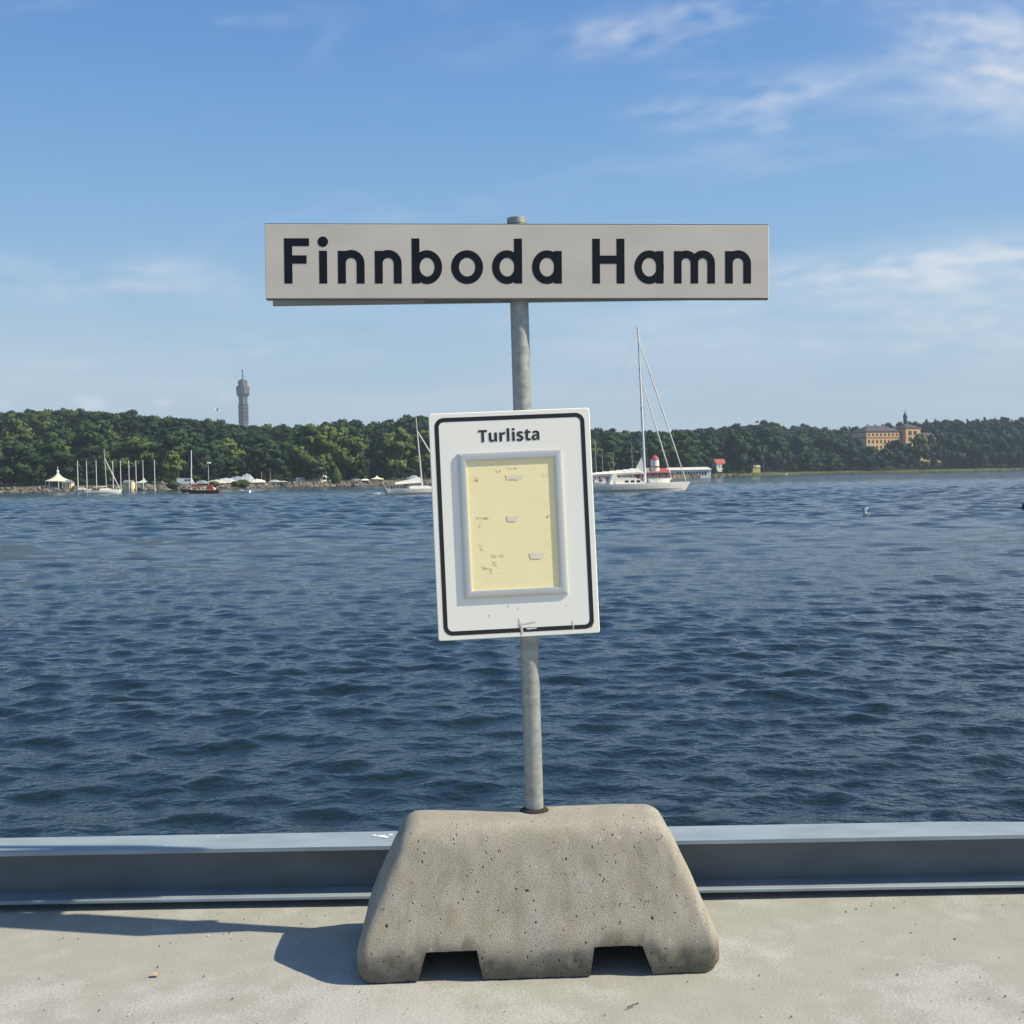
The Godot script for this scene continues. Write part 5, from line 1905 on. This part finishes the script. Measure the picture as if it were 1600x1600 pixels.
	letter.call(n_parts.call(697.0, 856.0), p1)
	letter.call([["bar", 915, 962, 197, 463], ["ring", 1006, 366, 89.0, 100.0, 44.0, 55.0]], p1)
	letter.call([["ring", 1243, 366, 95.0, 100.0, 48.0, 55.0]], p1)
	letter.call([["bar", 1522, 1570, 197, 463], ["ring", 1480, 366, 89.0, 100.0, 44.0, 55.0]], p1)
	letter.call([["bar", 235, 283, 270, 463], ["ring", 194, 366, 89.0, 100.0, 44.0, 55.0]], p2)
	letter.call([["bar", 465, 511, 197, 463], ["bar", 610, 658, 197, 463], ["bar", 511, 610, 297, 346]], p2)
	letter.call([["bar", 847, 893, 270, 463], ["ring", 806, 366, 89.0, 100.0, 44.0, 55.0]], p2)
	letter.call([["bar", 955, 1001, 270, 463], ["bar", 1055, 1101, 339.5, 463], ["bar", 1156, 1202, 339.5, 463], ["arch", 1028, 339.5, 73.0, 27.0], ["arch", 1128.5, 339.5, 73.3, 27.3]], p2)
	letter.call(n_parts.call(1263.0, 1420.0), p2)

# ---------------------------------------------------------------- the timetable board
func make_board() -> void:
	var t := thing("timetable_board", "white board with black border, heading and silver poster frame, fixed to the pole", "notice board", Vector3(0.0067, 1.3037, -3.690))
	t.basis = (Basis(Vector3.UP, 0.07) * Basis(Vector3.RIGHT, -0.05) * Basis(Vector3.BACK, 0.0256)).scaled(Vector3.ONE * 0.99)
	var white := paint("board_white", Color(0.87, 0.85, 0.79), 0.35)
	var black := paint("board_black", Color(0.012, 0.013, 0.014), 0.4)
	var s := Shape.new()
	# bevelled sheet: back outline, then a slightly smaller face
	var o1 := rounded(0.5, 0.7, 0.007)
	var o2 := rounded(0.496, 0.696, 0.006)
	var zs := [-0.024, -0.002, 0.0]
	for i in o1.size():
		var j := (i + 1) % o1.size()
		var mid := o1[i] + o1[j]
		s.quad(Vector3(o1[i].x, o1[i].y, zs[0]), Vector3(o1[j].x, o1[j].y, zs[0]), Vector3(o1[j].x, o1[j].y, zs[1]), Vector3(o1[i].x, o1[i].y, zs[1]), Vector3(mid.x, mid.y, 0))
		s.quad(Vector3(o1[i].x, o1[i].y, zs[1]), Vector3(o1[j].x, o1[j].y, zs[1]), Vector3(o2[j].x, o2[j].y, zs[2]), Vector3(o2[i].x, o2[i].y, zs[2]), Vector3(mid.x, mid.y, 1))
		s.flat(Vector3(0, 0, 0), Vector3(o2[i].x, o2[i].y, 0), Vector3(o2[j].x, o2[j].y, 0), Vector3(0, 0, 1))
		s.flat(Vector3(0, 0, zs[0]), Vector3(o1[i].x, o1[i].y, zs[0]), Vector3(o1[j].x, o1[j].y, zs[0]), Vector3(0, 0, -1))
	obj("panel", s, white, t)
	s = Shape.new()
	s.band(rounded(0.466, 0.671, 0.028, 8), rounded(0.440, 0.645, 0.016, 8), 0.0, 0.0006)
	obj("border", s, black, t)
	var tm := TextMesh.new()
	var font := SystemFont.new()
	font.font_names = PackedStringArray(["Droid Sans"])
	font.font_weight = 700
	tm.font = font
	tm.text = "Turlista"
	tm.font_size = 64
	tm.pixel_size = 0.001
	tm.depth = 0.0008
	var bounds := tm.get_aabb()
	var head := obj("heading", tm, paint("heading_ink", Color(0.02, 0.021, 0.023), 0.5), t)
	var k := 0.189 / bounds.size.x
	head.scale = Vector3(k, k * 0.98, 1.0)
	head.position = Vector3(-0.25 + 0.246 - bounds.get_center().x * k, 0.35 - 0.0745 - bounds.get_center().y * k, 0.0006)
	# snap frame: four mitred profiles
	var cx := -0.25 + 0.491 * 0.5
	var cy := 0.35 - 0.502 * 0.7
	var ow := 0.322
	var oh := 0.449
	var fr := thing_part("poster_frame", t)
	fr.position = Vector3(cx, cy, 0.0)
	var alu := paint("frame_silver", Color(0.60, 0.60, 0.585), 0.33, 0.5)
	var prof := [[0.0, 0.0], [0.0, 0.0045], [0.003, 0.0072], [0.008, 0.0088], [0.014, 0.0094], [0.0195, 0.0092], [0.0235, 0.0080], [0.025, 0.0062], [0.025, 0.0015]]
	for sidek in 4:
		s = Shape.new()
		var horizontal := sidek % 2 == 0
		var half := (ow if horizontal else oh) / 2
		var off := (oh if horizontal else ow) / 2
		for i in prof.size() - 1:
			var a: Array = prof[i]
			var b: Array = prof[i + 1]
			var na := Vector3(0, a[1] - b[1], 0)
			var outn := Vector2(b[1] - a[1], b[0] - a[0])      # (outward, up) of this strip
			var pts := [Vector3(-half + a[0], off - a[0], a[1]), Vector3(half - a[0], off - a[0], a[1]), Vector3(half - b[0], off - b[0], b[1]), Vector3(-half + b[0], off - b[0], b[1])]
			var nn := Vector3(0, outn.x, outn.y)
			var rot := Basis(Vector3.BACK, -PI / 2 * sidek)
			s.quad(rot * pts[0], rot * pts[1], rot * pts[2], rot * pts[3], rot * nn)
		obj("profile", s, alu, fr)
	# faded sheet with scraps of tape
	s = Shape.new()
	s.box(Vector3(cx, cy, 0.0016), Vector3(ow - 0.046, oh - 0.046, 0.0012))
	var sheet := obj("yellowed_sheet", s, paper_material(), t)
	var tape := paint("tape_grey", Color(0.76, 0.71, 0.57), 0.6)
	var torn := paint("tape_torn", Color(0.78, 0.69, 0.40), 0.7)
	var smear := paint("smear_brown", Color(0.46, 0.40, 0.25), 0.8)
	var dark := paint("glue_brown", Color(0.28, 0.23, 0.13), 0.8)
	var r := RandomNumberGenerator.new()
	r.seed = 12
	var scraps := [[0.513, 0.2950, 0.058, 0.018, 0.02, tape], [0.49, 0.4780, 0.040, 0.021, 0.06, tape], [0.628, 0.6480, 0.047, 0.021, 0.0, tape], [0.282, 0.598, 0.008, 0.026, 0.45, torn], [0.38, 0.6395, 0.036, 0.012, -0.1, torn], [0.363, 0.677, 0.020, 0.015, -0.2, torn], [0.305, 0.690, 0.024, 0.013, -0.25, torn], [0.338, 0.708, 0.016, 0.013, 0.5, torn], [0.275, 0.298, 0.013, 0.018, 0.1, torn], [0.415, 0.262, 0.014, 0.020, 0.5, torn], [0.300, 0.470, 0.040, 0.009, 0.0, torn], [0.712, 0.474, 0.014, 0.011, 0.1, torn], [0.283, 0.504, 0.012, 0.012, 0.2, torn], [0.700, 0.292, 0.016, 0.010, 0.0, torn], [0.505, 0.255, 0.030, 0.007, 0.0, torn]]
	for e in scraps:
		var bits := 1 if e[5] == tape else 6
		for bit in bits:
			var poly := PackedVector2Array()
			var share := 1.0 if bits == 1 else r.randf_range(0.18, 0.5)
			var drift := Vector2.ZERO if bits == 1 else Vector2(r.randf_range(-0.45, 0.45) * e[2], r.randf_range(-0.45, 0.45) * e[3])
			for i in 14:
				var a := TAU * i / 14
				var q := Vector2(clampf(cos(a) * 1.4, -1, 1), clampf(sin(a) * 1.4, -1, 1))
				poly.append((Vector2(q.x * e[2], q.y * e[3] * (1.0 if bits == 1 else 1.2)) * 0.5 * share * r.randf_range(0.62, 1.08) + drift).rotated(e[4]) + Vector2(-0.25 + e[0] * 0.5, 0.35 - e[1] * 0.7))
			s = Shape.new()
			s.prism(poly, 0.0020, 0.00235 + 0.00003 * bit)
			obj("tape_scrap", s, smear if bits > 1 and bit % 3 == 0 else e[5], sheet)
		if e[5] == tape:
			s = Shape.new()
			var c := Vector2(-0.25 + e[0] * 0.5, 0.35 - e[1] * 0.7)
			s.box(Vector3(c.x - e[2] * 0.46, c.y, 0.0024), Vector3(0.0022, e[3] * 0.8, 0.0004), Basis(Vector3.BACK, 0.2))
			s.box(Vector3(c.x - e[2] * 0.1, c.y - e[3] * 0.46, 0.00245), Vector3(e[2] * 0.6, 0.0016, 0.0004), Basis(Vector3.BACK, -0.05))
			obj("glue_line", s, dark, sheet)
	# remains of a torn sticker at the foot of the board
	var pale := paint("sticker_pale", Color(0.66, 0.62, 0.54), 0.7)
	var rust := paint("sticker_brown", Color(0.30, 0.20, 0.13), 0.8)
	for e in [[0.513, 0.955, 0.012, 0.052, 0.25, pale], [0.508, 0.968, 0.006, 0.040, 0.15, rust], [0.556, 0.940, 0.055, 0.007, 0.1, pale], [0.575, 0.966, 0.050, 0.006, 0.05, pale], [0.835, 0.958, 0.004, 0.030, 0.1, pale], [0.832, 0.975, 0.010, 0.005, 0.4, rust], [0.965, 0.958, 0.004, 0.030, -0.5, torn], [0.954, 0.966, 0.004, 0.020, -0.4, rust], [0.318, 0.90, 0.004, 0.005, 0.0, rust], [0.44, 0.862, 0.004, 0.004, 0.0, rust], [0.50, 0.874, 0.005, 0.002, 0.0, rust], [0.80, 0.872, 0.003, 0.003, 0.0, rust]]:
		var poly := PackedVector2Array()
		for i in 9:
			var a := TAU * i / 9
			poly.append((Vector2(cos(a) * e[2], sin(a) * e[3]) * 0.5 * r.randf_range(0.55, 1.1)).rotated(e[4]) + Vector2(-0.25 + e[0] * 0.5, 0.35 - e[1] * 0.7))
		s = Shape.new()
		s.prism(poly, 0.0003, 0.0011)
		obj("sticker_scrap", s, e[5], t)
	for y in [0.26, -0.26]:
		s = Shape.new()
		s.box(Vector3(0.03, y, -0.030), Vector3(0.12, 0.03, 0.012), Basis(), 0.002)
		s.box(Vector3(0.03, y, -0.062), Vector3(0.09, 0.03, 0.055), Basis(), 0.003)
		obj("clamp", s, mats["zinc"], t)


func thing_part(called: String, parent: Node3D) -> Node3D:
	var o := Node3D.new()
	o.name = called
	parent.add_child(o, true)
	return o


func paper_material() -> StandardMaterial3D:
	var im := Image.create(256, 384, false, Image.FORMAT_RGB8)
	var n1 := noise(91, 0.012, 3)
	var n2 := noise(92, 0.06, 3)
	for y in 384:
		for x in 256:
			var v := 0.5 * n1.get_noise_2d(x, y)
			var b := clampf(n2.get_noise_2d(x * 0.5, y) - 0.35, 0.0, 1.0)
			var c := Color(0.95 + 0.03 * v, 0.835 + 0.03 * v, 0.48 + 0.05 * v).lerp(Color(0.55, 0.50, 0.32), b * 0.5)
			im.set_pixel(x, y, c.linear_to_srgb())
	var m := StandardMaterial3D.new()
	m.resource_name = "yellowed_paper"
	m.albedo_texture = ImageTexture.create_from_image(im)
	m.uv1_triplanar = true
	m.uv1_scale = Vector3(3.4, 2.2, 3.0)
	m.roughness = 0.45
	return m

# ---------------------------------------------------------------- birds, buoy, litter
func gull_shape(raise_: float, spread: float) -> Array:
	var body := Shape.new()
	var white := Color(0.80, 0.80, 0.78)
	body.tint = white
	body.xf = Transform3D(Basis(Vector3(0, 1, 0), Vector3(-1, 0, 0), Vector3(0, 0, 1)).inverse(), Vector3.ZERO)
	body.lathe([Vector2(0.002, 0.25), Vector2(0.010, 0.235), Vector2(0.013, 0.215), Vector2(0.030, 0.205), Vector2(0.036, 0.185), Vector2(0.032, 0.155), Vector2(0.045, 0.12), Vector2(0.062, 0.05), Vector2(0.058, -0.03), Vector2(0.035, -0.12), Vector2(0.016, -0.16), Vector2(0.028, -0.24), Vector2(0.002, -0.25)], 12, Vector3.ZERO, Vector3(0.9, 1, 1.0))
	var wing := Shape.new()
	for z in [-1.0, 1.0]:
		var pts := []
		for k in 6:
			var t := k / 5.0
			var y := raise_ * sin(t * 2.2) * 0.22
			var out: float = z * (0.03 + spread * t)
			var chord := lerpf(0.14, 0.02, t * t)
			var x := 0.06 - 0.16 * t * t
			pts.append([Vector3(x + chord * 0.35, y, out), Vector3(x - chord * 0.65, y - 0.005, out)])
		for k in 5:
			wing.tint = Color(0.72, 0.73, 0.74) if k < 4 else Color(0.05, 0.05, 0.055)
			for f in [[0.006, 1.0], [-0.006, -1.0]]:
				var d := Vector3(0, f[0], 0)
				wing.quad(pts[k][0] + d * 0.4, pts[k + 1][0] + d * 0.4, pts[k + 1][1] + d * 0.2, pts[k][1] + d * 0.2, Vector3(0, f[1], 0))
	return [body, wing]


func make_small_things() -> void:
	var feather := paint("feather", Color(1, 1, 1), 0.7)
	for e in [["gull with spread wings flying over the wood beside the lookout tower", Vector3((342.0 - 800.0) / LENS * 100.0, 1.45 + 110.5 / LENS * 100.0, -100.0), 0.5, 0.55, 0.62, 0.0, 1.0], ["gull with raised wings just above the water right of the yacht", Vector3((1352.0 - 800.0) / LENS * 74.0, WATER + 0.10, -74.0), 2.4, 1.4, 0.36, 0.0, 1.25], ["gull sitting on the water below the red boat", Vector3((325.0 - 800.0) / LENS * 57.0, WATER + 0.04, -57.0), 1.1, 0.15, 0.08, 0.0, 0.4], ["gull sitting on the water near the left edge of the bay", Vector3((103.0 - 800.0) / LENS * 58.0, WATER + 0.04, -58.0), 0.3, 0.15, 0.08, 0.0, 0.34]]:
		var t := thing("gull", e[0], "gull", e[1], e[2], "gulls over the bay")
		t.scale = Vector3.ONE * (e[6] as float)
		var g := gull_shape(e[3], e[4])
		obj("body", g[0], feather, t)
		obj("wings", g[1], feather, t)
	# dark buoy cut by the frame on the right
	var t := thing("mooring_buoy", "dark mooring buoy at the right edge of the bay", "buoy", Vector3((1612.0 - 800.0) / LENS * 80.0, WATER, -80.0))
	var s := Shape.new()
	s.lathe([Vector2(0.02, 0.52), Vector2(0.30, 0.50), Vector2(0.52, 0.40), Vector2(0.60, 0.20), Vector2(0.60, -0.3), Vector2(0.1, -0.5)], 16)
	obj("float", s, paint("buoy_black", Color(0.02, 0.022, 0.026), 0.6), t)
	s = Shape.new()
	s.path([Vector3(-0.1, 0.5, 0), Vector3(-0.1, 0.66, 0), Vector3(0.1, 0.66, 0), Vector3(0.1, 0.5, 0)], 0.02, 6)
	obj("ring", s, paint("buoy_black", Color.WHITE), t)

	# droppings on the beam
	var splat := paint("dropping_white", Color(0.80, 0.80, 0.76), 0.8)
	var r := RandomNumberGenerator.new()
	r.seed = 31
	for e in [[-0.475, -4.16, 0.024, "white bird dropping on the beam just left of the concrete block"], [-1.05, -4.19, 0.006, "tiny white fleck on the beam left of the larger dropping"], [-1.20, -4.085, 0.005, "tiny white fleck near the front edge of the beam"]]:
		s = Shape.new()
		for k in (6 if e[2] > 0.01 else 1):
			var poly := PackedVector2Array()
			for i in 9:
				var a := TAU * i / 9
				poly.append(Vector2(cos(a) * 1.3, sin(a)) * e[2] * r.randf_range(0.25, 0.62) * (1.0 if k == 0 else 0.55))
			var q := Shape.new()
			q.prism(poly, 0.0, 0.0016)
			var off: Vector3 = Vector3(r.randf_range(-1.4, 1.4), 0, r.randf_range(-0.9, 0.9)) * e[2] * (0.0 if k == 0 else 1.0)
			for i in q.v.size():
				s.v.append(Vector3(q.v[i].x, q.v[i].z + 0.0003 * k, -q.v[i].y) + off)
				s.n.append(Vector3(q.n[i].x, q.n[i].z, -q.n[i].y))
				s.c.append(Color.WHITE)
		var o := obj("bird_dropping", s, splat)
		tag(o, e[3], "bird dropping")
		o.position = Vector3(e[0], 0.2052, e[1])
	# dry leaf on the deck
	s = Shape.new()
	var leaf := [Vector3(-0.022, 0.003, 0.0), Vector3(-0.006, 0.009, 0.012), Vector3(0.016, 0.006, 0.008), Vector3(0.024, 0.012, 0.0), Vector3(0.008, 0.005, -0.011), Vector3(-0.012, 0.010, -0.008)]
	for i in 6:
		s.flat(Vector3(0, 0.004, 0), leaf[i], leaf[(i + 1) % 6], Vector3.UP)
	s.tube(Vector3(-0.022, 0.003, 0), Vector3(-0.036, 0.002, 0.004), 0.0012, 0.0008, 5)
	var lf := obj("dry_leaf", s, paint("leaf_brown", Color(0.50, 0.36, 0.20), 0.8))
	tag(lf, "curled tan leaf lying on the concrete left of the block", "leaf")
	lf.position = Vector3(-1.07, 0.002, -3.50)
	lf.scale = Vector3.ONE * 0.75
	s = Shape.new()
	s.path([Vector3(-0.02, 0.003, 0.01), Vector3(0.0, 0.006, 0.0), Vector3(0.012, 0.004, -0.012), Vector3(0.02, 0.008, -0.01)], 0.0022, 5)
	var tw := obj("twig", s, paint("twig_dark", Color(0.07, 0.05, 0.035), 0.9))
	tag(tw, "bit of dark twig on the concrete in front of the block", "twig")
	tw.position = Vector3(0.305, 0.003, -3.235)
	tw.scale = Vector3.ONE * 0.8
	# grit
	var pebble := Shape.new()
	pebble.ball(Vector3.ZERO, Vector3(1, 0.6, 0.8), 3, 6)
	var many := MultiMesh.new()
	many.transform_format = MultiMesh.TRANSFORM_3D
	many.use_colors = true
	many.mesh = pebble.mesh(paint("grit", Color(1, 1, 1), 0.9))
	many.instance_count = 900
	for k in 900:
		var size := 0.0009 + 0.0030 * pow(r.randf(), 3.0)
		var z := lerpf(-4.0, -2.0, pow(r.randf(), 1.4))
		many.set_instance_transform(k, Transform3D(Basis(Vector3.UP, r.randf() * TAU) * Basis.from_scale(Vector3(size, size, size)), Vector3(r.randf_range(-2.6, 2.6), size * 0.35, z)))
		var g := r.randf()
		many.set_instance_color(k, Color(0.06, 0.055, 0.05) if g < 0.5 else Color(0.30, 0.26, 0.21) if g < 0.75 else Color(0.65, 0.63, 0.58))
	var gi := MultiMeshInstance3D.new()
	gi.name = "grit"
	gi.multimesh = many
	add_child(gi)
	tag(gi, "fine dark and pale grit scattered on the concrete", "grit", "", "stuff")
